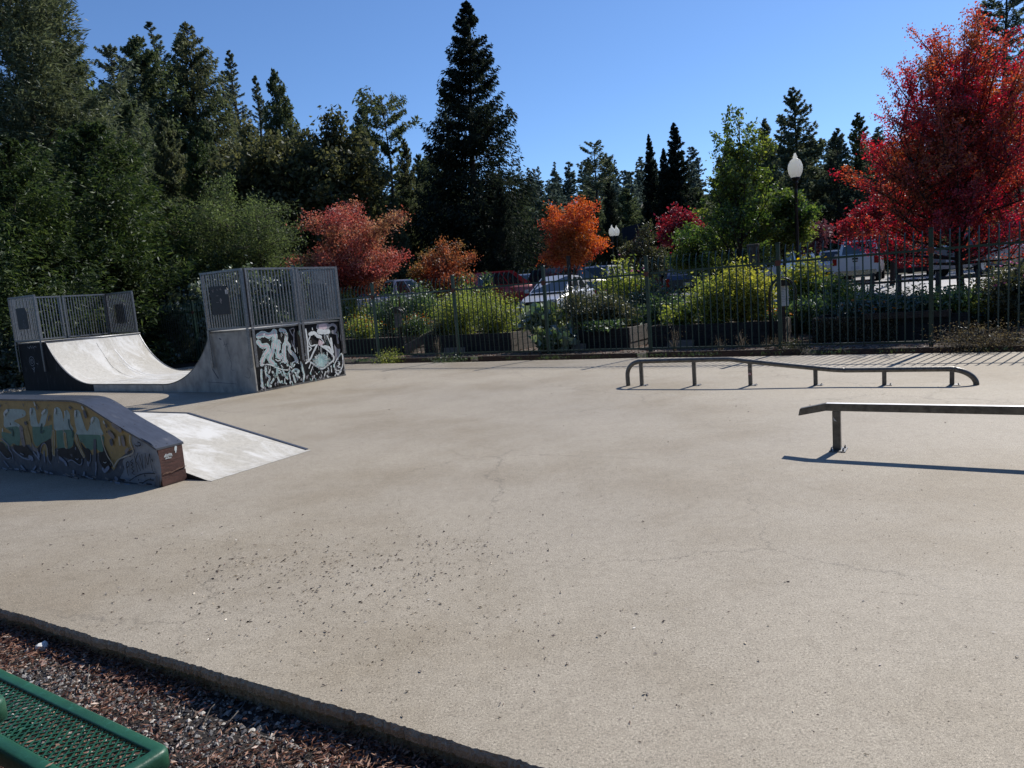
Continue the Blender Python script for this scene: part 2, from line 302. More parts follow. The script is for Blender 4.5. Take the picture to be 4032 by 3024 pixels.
BOX_ART=[('ochre',),('p','lgrey',[(0.352,0.508),(-0.002,0.385),(0.012,0.006),(0.399,0.015),(0.654,0.032),(0.572,0.134),(0.567,0.231),(0.482,0.275),(0.401,0.306),(0.338,0.343),(0.372,0.424)]),('p','teal',[(2.75,0.686),(2.689,0.722),(2.502,0.73),(2.314,0.722),(2.274,0.683),(2.329,0.643),(2.557,0.594),(2.462,0.556),(2.464,0.517),(2.781,0.508),(2.788,0.588)]),('p','green',[(2.781,0.508),(2.464,0.517),(2.528,0.316),(2.595,0.308),(2.665,0.328),(2.778,0.283),(2.88,0.378),(2.878,0.453),(2.704,0.441),(2.667,0.454)]),('p','teal',[(2.193,0.712),(2.13,0.749),(2.065,0.731),(2.063,0.605),(2.032,0.573),(1.94,0.678),(1.862,0.739),(1.808,0.724),(1.849,0.653),(1.952,0.542),(2.186,0.536),(2.203,0.613)]),('p','green',[(2.186,0.536),(1.952,0.542),(1.839,0.556),(1.77,0.558),(1.841,0.415),(1.971,0.377),(2.049,0.352),(2.142,0.315),(2.188,0.33),(2.211,0.391)]),('p','teal',[(1.7,0.694),(1.654,0.753),(1.585,0.759),(1.534,0.707),(1.535,0.607),(1.476,0.713),(1.432,0.735),(1.391,0.683),(1.409,0.589),(1.383,0.516),(1.707,0.506),(1.737,0.57)]),('p','green',[(1.707,0.506),(1.383,0.516),(1.411,0.383),(1.441,0.344),(1.535,0.308),(1.617,0.321),(1.735,0.31)]),('p','teal',[(1.304,0.701),(1.256,0.74),(1.19,0.718),(1.167,0.636),(1.119,0.518),(1.035,0.598),(1.011,0.655),(0.945,0.674),(0.873,0.648),(0.862,0.562),(0.861,0.48),(1.302,0.476),(1.309,0.518),(1.319,0.612)]),('p','green',[(1.302,0.476),(0.861,0.48),(0.851,0.404),(0.88,0.311),(0.944,0.313),(1.016,0.341),(1.093,0.317),(1.17,0.329),(1.227,0.385),(1.277,0.404)]),('p','green',[(2.963,0.334),(2.883,0.337),(2.807,0.264),(2.824,0.246),(2.908,0.295),(2.968,0.316)]),('p','black',[(2.961,0.34),(2.877,0.32),(2.81,0.253),(2.751,0.197),(2.757,0.162),(2.846,0.146),(2.94,0.2),(2.994,0.239)]),('p','black',[(2.669,0.316),(2.532,0.305),(2.399,0.322),(2.311,0.269),(2.255,0.215),(2.35,0.211),(2.434,0.178),(2.56,0.218),(2.655,0.26)]),('p','black',[(2.149,0.293),(2.049,0.352),(1.951,0.378),(1.863,0.409),(1.838,0.393),(1.877,0.228),(1.917,0.16),(1.947,0.191),(1.934,0.302),(1.978,0.355),(2.047,0.325),(2.102,0.245),(2.157,0.264)]),('p','black',[(1.727,0.305),(1.617,0.321),(1.524,0.314),(1.422,0.345),(1.393,0.415),(1.363,0.358),(1.272,0.257),(1.294,0.176),(1.384,0.15),(1.483,0.193),(1.647,0.217),(1.748,0.234)]),('p','black',[(1.277,0.404),(1.204,0.338),(1.134,0.331),(1.104,0.275),(1.142,0.2),(1.205,0.202),(1.216,0.259),(1.254,0.321)]),('p','black',[(0.959,0.303),(0.877,0.318),(0.866,0.399),(0.792,0.276),(0.761,0.209),(0.763,0.163),(0.854,0.146),(0.923,0.142),(0.974,0.21)]),('s','pinkgrey',[(2.425,0.507),(2.432,0.416),(2.426,0.337)],0.0802),('s','pinkgrey',[(2.267,0.344),(2.221,0.29),(2.166,0.27)],0.0511),('s','cream',[(1.763,0.483),(1.796,0.368),(1.827,0.246)],0.0606),('s','ochre',[(1.763,0.483),(1.796,0.368),(1.827,0.246)],0.0418),('s','cream',[(1.546,0.468),(1.555,0.404),(1.555,0.34)],0.0595),('s','ochre',[(1.546,0.468),(1.555,0.404),(1.555,0.34)],0.0411),('s','cream',[(1.333,0.465),(1.31,0.35),(1.247,0.247)],0.0427),('s','ochre',[(1.333,0.465),(1.31,0.35),(1.247,0.247)],0.0245),('s','ochre',[(2.294,0.522),(2.266,0.411),(2.274,0.321)],0.0339),('s','darkgreen',[(2.687,0.494),(2.616,0.478),(2.635,0.421)],0.023),('s','darkgreen',[(1.973,0.569),(2.022,0.474),(1.955,0.498)],0.0222),('s','darkgreen',[(1.425,0.63),(1.427,0.556),(1.386,0.505),(1.403,0.446)],0.0181),('s','slate',[(0.995,0.419),(1.021,0.32),(1.047,0.226)],0.0472),('s','bluegrey',[(2.998,0.227),(2.917,0.166),(2.848,0.14),(2.759,0.156)],0.0095),('s','bluegrey',[(2.903,0.377),(2.771,0.307),(2.766,0.255),(2.718,0.199),(2.719,0.129)],0.0153),('s','bluegrey',[(2.679,0.253),(2.585,0.205),(2.47,0.165),(2.347,0.154)],0.0174),('s','bluegrey',[(2.338,0.183),(2.29,0.168)],0.0517),('s','bluegrey',[(2.109,0.222),(2.049,0.319),(1.977,0.358),(1.938,0.324),(1.944,0.252),(1.952,0.174),(1.907,0.127)],0.01),('s','bluegrey',[(2.01,0.265),(2.024,0.204),(2.03,0.148)],0.0191),('s','bluegrey',[(1.709,0.203),(1.64,0.174),(1.603,0.138)],0.0385),('s','bluegrey',[(1.564,0.173),(1.483,0.193),(1.415,0.17),(1.348,0.147),(1.295,0.171),(1.283,0.214)],0.0119),('s','bluegrey',[(1.104,0.275),(1.122,0.217),(1.159,0.173)],0.0095),('s','bluegrey',[(1.183,0.182),(1.181,0.156)],0.0321),('s','bluegrey',[(2.235,0.244),(2.185,0.207),(2.137,0.165)],0.0205),('s','bluegrey',[(2.143,0.243),(2.135,0.204)],0.0397),('s','bluegrey',[(1.034,0.19),(1.044,0.137),(1.074,0.057)],0.0191),('s','bluegrey',[(2.926,0.107),(2.88,0.074),(2.845,0.047)],0.0179),('s','bluegrey',[(2.554,0.069),(2.508,0.043),(2.474,0.016)],0.0293),('s','bluegrey',[(2.234,0.081),(2.297,0.044)],0.0231),('s','bluegrey',[(2.145,0.069),(2.118,0.026)],0.0137),('s','bluegrey',[(1.48,0.07),(1.491,0.031)],0.0329),('s','bluegrey',[(1.277,0.071),(1.296,0.033)],0.0271),('s','bluegrey',[(1.394,0.214),(1.369,0.204),(1.347,0.216)],0.0097),('s','bluegrey',[(2.516,0.22),(2.457,0.206)],0.0127),('s','pale',[(2.136,0.73),(2.159,0.691)],0.0388),('s','pale',[(2.649,0.711),(2.711,0.687),(2.732,0.658)],0.0344),('s','pale',[(1.64,0.737),(1.66,0.7)],0.0322),('s','pale',[(1.261,0.722),(1.279,0.675)],0.0314),('s','pale',[(0.958,0.656),(0.991,0.63)],0.0309),('s','pale',[(1.846,0.729),(1.917,0.69)],0.0273),('s','pale',[(1.46,0.719),(1.466,0.682)],0.018),('s','pale',[(2.824,0.495),(2.834,0.466)],0.0175),('s','pale',[(2.036,0.807),(2.029,0.78)],0.0219),('s','pale',[(1.121,0.771),(1.108,0.755)],0.0257),('s','pale',[(1.176,0.703),(1.182,0.682)],0.0145),('s','pale',[(0.775,0.63),(0.771,0.615)],0.0182),('s','slate',[(2.788,0.771),(2.78,0.76)],0.0287),('s','slate',[(2.271,0.794),(2.272,0.772)],0.0144),('s','slate',[(2.001,0.775),(1.996,0.743)],0.0262),('s','slate',[(1.358,0.767),(1.326,0.752)],0.023),('s','slate',[(1.091,0.72),(1.076,0.674)],0.0413),('s','slate',[(2.297,0.577),(2.28,0.567)],0.0393),('s','slate',[(1.772,0.665),(1.799,0.622)],0.0217),('s','slate',[(2.637,0.796),(2.639,0.79)],0.0148),('s','slate',[(1.761,0.784),(1.753,0.778)],0.0107),('s','slate',[(0.695,0.429),(0.691,0.406)],0.0516),('s','pinkgrey',[(0.489,0.47),(0.486,0.409)],0.0509),('s','slate',[(0.739,0.592),(0.732,0.58)],0.0313),('s','pinkgrey',[(0.614,0.6),(0.506,0.548)],0.0506),('s','pinkgrey',[(0.7,0.519),(0.645,0.476)],0.0513),('s','pinkgrey',[(0.424,0.361),(0.468,0.331)],0.034),('s','cream',[(0.543,0.474),(0.548,0.401)],0.025),('s','pale',[(0.768,0.625),(0.762,0.614)],0.0251),('s','cream',[(0.851,0.492),(0.833,0.378),(0.792,0.276),(0.725,0.2),(0.711,0.16)],0.0151),('s','cream',[(0.711,0.16),(0.621,0.239),(0.499,0.279),(0.392,0.307),(0.338,0.343),(0.372,0.424),(0.355,0.497)],0.0147),('s','bluegrey',[(0.906,0.132),(0.883,0.11),(0.804,0.155)],0.0354),('s','bluegrey',[(0.707,0.046),(0.69,0.041)],0.0409),('s','pale',[(0.877,0.206),(0.855,0.198),(0.828,0.208)],0.0082),('s','ink',[(0.482,0.218),(0.484,0.156),(0.479,0.094)],0.0114),('s','ink',[(0.492,0.195),(0.461,0.231),(0.438,0.221),(0.447,0.192),(0.485,0.17)],0.0114),('s','ink',[(0.367,0.261),(0.405,0.234),(0.367,0.222),(0.409,0.2),(0.371,0.188),(0.409,0.161),(0.367,0.146),(0.41,0.121),(0.372,0.107)],0.0102),('s','ink',[(0.327,0.293),(0.319,0.216),(0.311,0.136)],0.0113),('s','ink',[(0.262,0.33),(0.314,0.255),(0.282,0.201),(0.26,0.153)],0.0101),('s','ink',[(0.24,0.303),(0.23,0.232),(0.215,0.166)],0.0112),('s','ink',[(0.215,0.166),(0.209,0.249),(0.202,0.316)],0.0101),('s','ink',[(0.158,0.296),(0.162,0.241),(0.17,0.183)],0.0078),('s','ink',[(0.146,0.329),(0.139,0.264),(0.127,0.221),(0.103,0.271),(0.075,0.333),(0.076,0.256),(0.066,0.167)],0.01),('s','ink',[(0.466,0.039),(0.325,0.098),(0.193,0.129),(0.034,0.139)],0.0112),('s','ink',[(0.262,0.024),(0.173,0.064),(0.067,0.071)],0.0113),('s','ink',[(0.289,0.417),(0.275,0.401),(0.207,0.406),(0.201,0.431),(0.234,0.441)],0.0122),('s','ink',[(0.05,0.274),(0.046,0.263)],0.0188),('s','ink',[(0.533,0.182),(0.53,0.154)],0.0103),('s','ink',[(0.201,0.112),(0.199,0.104)],0.0169),('s','ink',[(0.316,0.06),(0.313,0.054)],0.0125),('s','ink',[(0.119,0.086),(0.118,0.081)],0.0123),('s','ink',[(0.405,0.289),(0.382,0.293)],0.0079),('p','slate',[(0.041,0.105),(-0.005,0.119),(0.005,0.006),(0.069,0.021),(0.034,0.062)])]
END_ART=[('s','white',[(0.176,1.001),(0.252,0.91),(0.376,0.906),(0.397,0.819),(0.305,0.736),(0.222,0.634),(0.198,0.553)],0.1051),('s','teal3',[(0.176,1.001),(0.252,0.91),(0.376,0.906),(0.397,0.819),(0.305,0.736),(0.222,0.634),(0.198,0.553)],0.0867),('s','pink3',[(0.176,1.001),(0.252,0.91),(0.376,0.906),(0.397,0.819),(0.305,0.736),(0.222,0.634),(0.198,0.553)],0.0406),('s','white',[(0.193,1.119),(0.322,1.153),(0.451,1.104),(0.561,1.141),(0.622,1.164)],0.1144),('s','teal3',[(0.193,1.119),(0.322,1.153),(0.451,1.104),(0.561,1.141),(0.622,1.164)],0.0959),('s','pink3',[(0.193,1.119),(0.322,1.153),(0.451,1.104),(0.561,1.141),(0.622,1.164)],0.0457),('s','white',[(0.601,1.175),(0.615,1.032),(0.586,0.922),(0.633,0.841)],0.1155),('s','teal3',[(0.601,1.175),(0.615,1.032),(0.586,0.922),(0.633,0.841)],0.0969),('s','pink3',[(0.601,1.175),(0.615,1.032),(0.586,0.922),(0.633,0.841)],0.0461),('s','white',[(0.566,1.018),(0.535,0.889),(0.481,0.763),(0.402,0.622),(0.481,0.527)],0.1103),('s','teal3',[(0.566,1.018),(0.535,0.889),(0.481,0.763),(0.402,0.622),(0.481,0.527)],0.0918),('s','pink3',[(0.566,1.018),(0.535,0.889),(0.481,0.763),(0.402,0.622),(0.481,0.527)],0.0433),('s','white',[(0.686,0.959),(0.668,0.837),(0.616,0.729),(0.662,0.638),(0.753,0.694),(0.797,0.823),(0.852,0.913)],0.0881),('s','teal3',[(0.686,0.959),(0.668,0.837),(0.616,0.729),(0.662,0.638),(0.753,0.694),(0.797,0.823),(0.852,0.913)],0.0694),('s','pink3',[(0.686,0.959),(0.668,0.837),(0.616,0.729),(0.662,0.638),(0.753,0.694),(0.797,0.823),(0.852,0.913)],0.0309),('s','white',[(0.768,1.189),(0.859,1.162),(0.905,1.062),(0.876,0.949),(0.945,0.846),(0.933,0.76),(1.006,0.675),(1.069,0.599),(1.103,0.497)],0.0847),('s','teal3',[(0.768,1.189),(0.859,1.162),(0.905,1.062),(0.876,0.949),(0.945,0.846),(0.933,0.76),(1.006,0.675),(1.069,0.599),(1.103,0.497)],0.0656),('s','pink3',[(0.768,1.189),(0.859,1.162),(0.905,1.062),(0.876,0.949),(0.945,0.846),(0.933,0.76),(1.006,0.675),(1.069,0.599),(1.103,0.497)],0.0288),('s','white',[(0.814,0.86),(0.789,0.69),(0.79,0.536)],0.0982),('s','teal3',[(0.814,0.86),(0.789,0.69),(0.79,0.536)],0.0793),('s','pink3',[(0.814,0.86),(0.789,0.69),(0.79,0.536)],0.0363),('s','grey3',[(1.007,1.178),(1.043,1.088),(1.092,1.006),(1.048,0.874),(1.015,0.819)],0.0211),('s','grey3',[(1.109,1.121),(1.095,0.986),(1.082,0.812),(1.104,0.712)],0.0249),('s','grey3',[(1.033,1.185),(1.121,1.197),(1.121,1.119),(1.063,1.057)],0.0153),('s','white',[(0.162,0.535),(0.32,0.533),(0.441,0.494),(0.56,0.431),(0.694,0.375),(0.834,0.347)],0.0262),('s','white',[(0.55,0.604),(0.604,0.568),(0.677,0.579)],0.0224),('s','white',[(0.955,0.418),(0.989,0.482),(1.054,0.503)],0.0287),('s','white',[(0.702,0.986),(0.74,0.925)],0.0188),('s','white',[(0.164,0.437),(0.142,0.291),(0.141,0.095)],0.0511),('s','teal3',[(0.171,0.436),(0.149,0.29),(0.148,0.094)],0.0205),('s','white',[(0.279,0.487),(0.268,0.338),(0.347,0.252),(0.271,0.131),(0.345,0.082)],0.0518),('s','teal3',[(0.286,0.486),(0.275,0.337),(0.354,0.251),(0.278,0.13),(0.351,0.081)],0.0207),('s','white',[(0.37,0.409),(0.34,0.357)],0.0369),('s','white',[(0.433,0.363),(0.462,0.245),(0.366,0.145)],0.0465),('s','teal3',[(0.44,0.362),(0.469,0.244),(0.372,0.144)],0.0186),('s','white',[(0.553,0.384),(0.538,0.282),(0.586,0.131),(0.647,0.141)],0.0431),('s','teal3',[(0.56,0.384),(0.544,0.281),(0.593,0.13),(0.654,0.14)],0.0173),('s','white',[(0.712,0.334),(0.745,0.233),(0.795,0.168)],0.0435),('s','teal3',[(0.719,0.333),(0.752,0.232),(0.802,0.167)],0.0174),('s','white',[(0.851,0.296),(0.864,0.138),(0.853,0.062)],0.0324),('s','white',[(0.938,0.303),(1.03,0.34),(1.122,0.288),(1.036,0.212),(1.114,0.151)],0.0444),('s','teal3',[(0.945,0.302),(1.037,0.339),(1.129,0.287),(1.043,0.211),(1.122,0.15)],0.0178),('s','white',[(0.961,0.212),(0.99,0.071)],0.048),('s','teal3',[(0.968,0.211),(0.997,0.07)],0.0192),('s','white',[(1.199,0.465),(1.225,0.383),(1.245,0.182),(1.213,0.048)],0.0447),('s','teal3',[(1.206,0.464),(1.232,0.382),(1.253,0.181),(1.22,0.047)],0.0179),('s','white',[(0.588,0.38),(0.652,0.333),(0.589,0.313)],0.0188),('s','white',[(0.153,0.177),(0.101,0.129),(0.16,0.073)],0.0274),('p','grey3',[(1.78,1.232),(2.104,1.227),(2.113,1.103),(1.764,1.123)]),('p','pink3',[(1.831,1.218),(2.047,1.216),(2.045,1.111),(1.843,1.121)]),('s','grey3',[(2.151,1.172),(2.264,1.183),(2.338,1.115),(2.298,1.036),(2.213,1.033)],0.0614),('s','grey3',[(2.21,1.007),(2.329,0.96),(2.343,0.866),(2.349,0.761)],0.0451),('s','white',[(1.441,1.15),(1.448,0.853),(1.422,0.507)],0.0391),('s','white',[(1.54,1.033),(1.673,1.05),(1.743,0.984),(1.844,0.944)],0.0794),('s','white',[(1.809,1.069),(1.967,1.044),(2.09,1.044)],0.1105),('s','white',[(1.631,1.164),(1.632,1.124)],0.0256),('s','white',[(1.539,0.983),(1.487,0.898),(1.529,0.785),(1.661,0.791)],0.0295),('s','white',[(1.713,0.785),(1.57,0.62),(1.473,0.501),(1.333,0.429)],0.0413),('s','white',[(1.829,0.753),(2.015,0.631),(2.16,0.49),(2.163,0.417)],0.0448),('s','white',[(2.16,0.397),(1.997,0.324),(1.794,0.248),(1.644,0.319),(1.476,0.431)],0.0401),('s','white',[(2.036,0.957),(2.077,0.86),(2.125,0.722)],0.0283),('s','white',[(2.141,0.875),(2.146,0.72),(2.159,0.573)],0.061),('s','white',[(1.816,0.937),(1.887,0.869),(1.918,0.805)],0.026),('s','white',[(1.463,0.781),(1.533,0.724),(1.46,0.672)],0.0256),('s','white',[(1.919,0.723),(2.051,0.688),(2.121,0.598)],0.0607),('s','white',[(1.473,0.411),(1.406,0.31)],0.0255),('s','white',[(1.513,0.326),(1.429,0.206)],0.0236),('s','white',[(1.356,0.495),(1.41,0.509),(1.428,0.457)],0.0333),('s','white',[(2.058,0.275),(2.052,0.141)],0.0305),('s','white',[(1.957,0.247),(1.974,0.172),(1.903,0.161)],0.0263),('s','white',[(1.536,0.131),(1.516,0.083)],0.0277),('s','white',[(1.476,0.079),(1.457,0.042)],0.0236),('s','white',[(1.733,0.113),(1.739,0.062)],0.028),('s','white',[(1.905,0.079),(1.927,0.045)],0.0404),('s','white',[(1.863,0.167),(1.823,0.08)],0.0342),('s','white',[(2.176,0.124),(2.238,0.063),(2.332,0.124)],0.0513),('p','grey3',[(2.214,0.754),(2.296,0.641),(2.391,0.61),(2.296,0.454),(2.214,0.38),(2.214,0.567)]),('s','white',[(2.243,0.387),(2.419,0.512),(2.421,0.281),(2.337,0.155),(2.196,0.163),(2.157,0.283),(2.243,0.387)],0.0309),('s','white',[(2.281,0.351),(2.327,0.282),(2.25,0.24),(2.331,0.208)],0.0226),('p','pink3',[(1.784,0.899),(1.911,0.805),(1.789,0.757),(1.747,0.792)]),('p','teal3',[(1.963,0.411),(1.944,0.356),(1.904,0.323),(1.826,0.285),(1.761,0.297),(1.684,0.312),(1.626,0.351),(1.597,0.404),(1.59,0.457),(1.616,0.511),(1.659,0.542),(1.726,0.576),(1.801,0.564),(1.878,0.555),(1.937,0.524),(1.972,0.47)]),('s','teal3',[(1.924,0.41),(2.011,0.39)],0.0091),('s','white',[(1.931,0.393),(2.008,0.368)],0.0091),('s','white',[(1.862,0.4),(2.028,0.336)],0.0091),('s','teal3',[(1.865,0.388),(1.959,0.34)],0.0091),('s','white',[(1.871,0.371),(1.993,0.292)],0.0091),('s','white',[(1.853,0.369),(1.948,0.29)],0.0091),('s','teal3',[(1.847,0.358),(1.915,0.283)],0.0091),('s','white',[(1.841,0.341),(1.881,0.282)],0.0091),('s','white',[(1.835,0.318),(1.857,0.263)],0.009),('s','teal3',[(1.815,0.313),(1.826,0.254)],0.009),('s','white',[(1.795,0.307),(1.792,0.244)],0.009),('s','white',[(1.776,0.358),(1.757,0.257)],0.009),('s','teal3',[(1.752,0.312),(1.719,0.253)],0.009),('s','white',[(1.741,0.339),(1.683,0.26)],0.009),('s','white',[(1.738,0.364),(1.657,0.282)],0.0089),('s','teal3',[(1.711,0.352),(1.623,0.292)],0.0089),('s','white',[(1.724,0.382),(1.626,0.329)],0.0089),('s','white',[(1.66,0.355),(1.571,0.328)],0.0089),('s','teal3',[(1.66,0.374),(1.603,0.368)],0.0089),('s','white',[(1.697,0.402),(1.568,0.38)],0.0089),('s','white',[(1.646,0.402),(1.567,0.402)],0.0089),('s','teal3',[(1.698,0.421),(1.517,0.422)],0.0089),('s','white',[(1.697,0.43),(1.535,0.445)],0.0089),('s','white',[(1.675,0.441),(1.53,0.469)],0.0089),('s','teal3',[(1.628,0.463),(1.526,0.495)],0.0089),('s','white',[(1.634,0.479),(1.566,0.508)],0.0089),('s','white',[(1.706,0.463),(1.594,0.52)],0.0089),('s','teal3',[(1.715,0.469),(1.594,0.547)],0.0089),('s','white',[(1.702,0.492),(1.639,0.545)],0.0089),('s','white',[(1.725,0.486),(1.643,0.576)],0.0089),('s','teal3',[(1.709,0.53),(1.692,0.557)],0.0089),('s','white',[(1.725,0.541),(1.711,0.577)],0.0089),('s','white',[(1.755,0.51),(1.732,0.613)],0.009),('s','teal3',[(1.769,0.52),(1.77,0.59)],0.009),('s','white',[(1.786,0.525),(1.804,0.598)],0.009),('s','white',[(1.804,0.524),(1.836,0.588)],0.009),('s','teal3',[(1.818,0.514),(1.879,0.599)],0.009),('s','white',[(1.841,0.52),(1.893,0.563)],0.009),('s','white',[(1.838,0.492),(1.911,0.542)],0.009),('s','teal3',[(1.861,0.494),(1.976,0.555)],0.0091),('s','white',[(1.842,0.466),(1.974,0.521)],0.0091),('s','white',[(1.887,0.476),(1.984,0.498)],0.0091),('s','teal3',[(1.898,0.465),(1.968,0.47)],0.0091),('s','white',[(1.862,0.444),(2.025,0.458)],0.0091),('s','white',[(1.897,0.438),(2.031,0.434)],0.0091),('s','teal3',[(1.889,0.426),(2.037,0.41)],0.0091),('s','white',[(1.957,0.974),(1.945,0.822)],0.008),('s','white',[(1.99,0.971),(1.986,0.869)],0.0081),('s','white',[(1.936,0.976),(1.937,0.905)],0.008),('s','white',[(1.789,0.757),(1.779,0.616)],0.008),('s','white',[(1.822,0.754),(1.803,0.553)],0.008),('s','white',[(2.069,0.994),(2.071,0.933)],0.0081),('s','white',[(0.748,1.134),(0.744,1.048)],0.0075),('s','white',[(0.77,1.122),(0.772,1.074)],0.0075),('s','white',[(0.373,0.503),(0.367,0.4)],0.0074),('s','white',[(0.322,0.509),(0.319,0.425)],0.0074)]
# ================================================================ sky and light
SUN_EL, SUN_AZ = R(42), R(45)          # azimuth measured from +Y towards +X
w = bpy.data.worlds.new('World'); scene.world = w; w.use_nodes = True
wn = w.node_tree; bg = wn.nodes['Background']
sky = wn.nodes.new('ShaderNodeTexSky'); sky.sky_type = 'NISHITA'; sky.sun_disc = False
sky.sun_elevation = SUN_EL; sky.sun_rotation = SUN_AZ
sky.air_density = 1.0; sky.dust_density = .25; sky.ozone_density = 3.2; sky.altitude = 900
mxs = wn.nodes.new('ShaderNodeMix'); mxs.data_type = 'RGBA'; mxs.blend_type = 'MULTIPLY'; mxs.inputs[0].default_value = 1; mxs.inputs[7].default_value = (.84, 1.03, 1.27, 1)
wn.links.new(sky.outputs[0], mxs.inputs[6]); wn.links.new(mxs.outputs[2], bg.inputs[0]); bg.inputs[1].default_value = SKY
sl = bpy.data.lights.new('sun', 'SUN'); sl.energy = SUN; sl.angle = R(.3); sl.color = (1, .935, .85)
so = bpy.data.objects.new('sun', sl); col.objects.link(so)
sd = Vector((math.sin(SUN_AZ) * math.cos(SUN_EL), math.cos(SUN_AZ) * math.cos(SUN_EL), math.sin(SUN_EL)))
so.rotation_euler = sd.to_track_quat('Z', 'Y').to_euler(); so.location = sd * 60
scene.view_settings.view_transform = 'Standard'; scene.view_settings.look = 'None'
scene.view_settings.exposure = EXPO; scene.view_settings.gamma = 1
scene.cycles.max_bounces = 5; scene.cycles.transparent_max_bounces = 4; scene.cycles.diffuse_bounces = 2; scene.cycles.glossy_bounces = 3
scene.cycles.use_denoising = True

# ================================================================ ground
F0 = Vector((3.06, 15.36, 0)); FE = Vector((.838, -.545, 0)).normalized(); FN = Vector((.545, .838, 0)).normalized()
FRZ = math.atan2(FE.y, FE.x)
def fw(e, n, z=0): return F0 + FE * e + FN * n + Vector((0, 0, z))
PX = Vector((.853, -.522, 0)).normalized(); PY = Vector((.522, .853, 0)).normalized(); P0 = Vector((-5.09, 14.109, 0))
PRZ = math.atan2(PX.y, PX.x)
def pw(x, y, z=0): return P0 + PX * x + PY * y + Vector((0, 0, z))
def sstep(a, b, x):
    t = min(1, max(0, (x - a) / (b - a))); return t * t * (3 - 2 * t)
def gz(x, y):
    n = (Vector((x, y, 0)) - F0).dot(FN); d = math.hypot(x, y)
    z = -.19 + .19 * sstep(-.6, .1, n) + .8 * sstep(5.2, 12.5, n)
    if d > 90 and y > 0: z += 34 * sstep(95, 330, d) + 1.2 * math.sin(x * .03) * sstep(95, 140, d)
    return z
def grid(name, x0, x1, y0, y1, nx, ny, mat, dz=0, label=None):
    mb = MB()
    for j in range(ny + 1):
        for i in range(nx + 1):
            x = x0 + (x1 - x0) * i / nx; y = y0 + (y1 - y0) * j / ny
            mb.v.append((x, y, gz(x, y) + dz))
    for j in range(ny):
        for i in range(nx):
            a = j * (nx + 1) + i; mb.f.append((a, a + 1, a + nx + 2, a + nx + 1)); mb.m.append(0); mb.sm.append(True)
    return mb.build(name, mat)
tag(grid('ground', -60, 60, -30, 80, 120, 110, M['forest_floor'], -.01), kind='structure')
# far terrain: one sheet round the near ground, hills ahead
mb = MB(); rad = [55, 80, 95, 120, 150, 190, 240, 300, 360, 600, 1500]
for r_ in rad:
    for k in range(72):
        t = 2 * math.pi * k / 72; x, y = r_ * math.cos(t), r_ * math.sin(t)
        mb.v.append((x, y, gz(x, y) - (.35 if r_ < 80 else .05)))
for i in range(len(rad) - 1):
    for k in range(72):
        mb.f.append((i * 72 + k, i * 72 + (k + 1) % 72, (i + 1) * 72 + (k + 1) % 72, (i + 1) * 72 + k)); mb.m.append(0); mb.sm.append(True)
tag(mb.build('hills', M['forest_floor']), kind='structure')

# garden ground and parking lot sheets following the slope
def strip(name, e0, e1, n0, n1, mat, dz, ne=40, nn=30):
    mb = MB()
    for j in range(nn + 1):
        for i in range(ne + 1):
            p = fw(e0 + (e1 - e0) * i / ne, n0 + (n1 - n0) * j / nn); mb.v.append((p.x, p.y, gz(p.x, p.y) + dz))
    for j in range(nn):
        for i in range(ne):
            a = j * (ne + 1) + i; mb.f.append((a, a + 1, a + ne + 2, a + ne + 1)); mb.m.append(0); mb.sm.append(True)
    return tag(mb.build(name, mat), kind='structure')
strip('garden_ground', -11, 14, .35, 9.0, M['garden_ground'], .012)
strip('soil_strip', -18, 16, -.75, .3, M['soil'], .03, 120, 6)
strip('parking_lot', -26, 34, 9.2, 34, M['asphalt'], .02)

# concrete pad: a slab with a broken near edge
near0, near1 = Vector((-3.096, 3.993)), Vector((-.837, 2.699)); nd_ = (near1 - near0).normalized(); nn_ = Vector((-nd_.y, nd_.x))
rng = random.Random(5); edge = []
s_ = -9.5; a1 = a2 = 0
L0 = pw(-9.45, -8.5); L1 = pw(-9.45, 3.4)
while s_ < 13:
    a1 = a1 * .9 + rng.gauss(0, .0016); j = a1 + rng.gauss(0, .0022)
    p = near0 + nd_ * s_ + nn_ * j; edge.append((p.x, p.y)); s_ += .008 + rng.random() * .008
far_r = fw(11.5, -.5); far_l = fw(-15.6, -.78)
poly = edge + [(16, -2.5), (far_r.x + 1, far_r.y), (far_r.x, far_r.y)]
k_ = 30
for i in range(1, k_):
    e_ = 11.5 + (-15.6 - 11.5) * i / k_; q = fw(e_, -.5 - .28 * sstep(2, -9, e_) + rng.gauss(0, .03)); poly.append((q.x, q.y))
poly += [(far_l.x, far_l.y), (L0.x, L0.y)]
mb = MB(); n_ = len(poly)
tr = geometry.tessellate_polygon([[Vector((p[0], p[1], 0)) for p in poly]])
mb.add([(x, y, 0) for x, y in poly], [tuple(t) for t in tr], 0)
low = []
for i, (x, y) in enumerate(poly):
    o2 = nn_ * (.006 + .008 * rng.random()) if i < len(edge) else Vector((0, 0)); low.append((x - o2.x, y - o2.y, -.014 - .01 * rng.random()))
r2_ = [(a, b, -.042 - .006 * rng.random()) for a, b, c in low]; r3_ = [(a + nn_.x * .03, b + nn_.y * .03, -.056) if i < len(edge) else (a, b, -.056) for i, (a, b, c) in enumerate(low)]
mb.add([(x, y, 0) for x, y in poly] + low + r2_ + r3_ + [(a, b, -.2) for a, b, c in r3_],
       [(q * n_ + i, q * n_ + (i + 1) % n_, (q + 1) * n_ + (i + 1) % n_, (q + 1) * n_ + i) for q in range(4) for i in range(n_)], 1)
tag(mb.build('concrete_pad', [M['pad'], M['pad_edge']]), kind='structure')
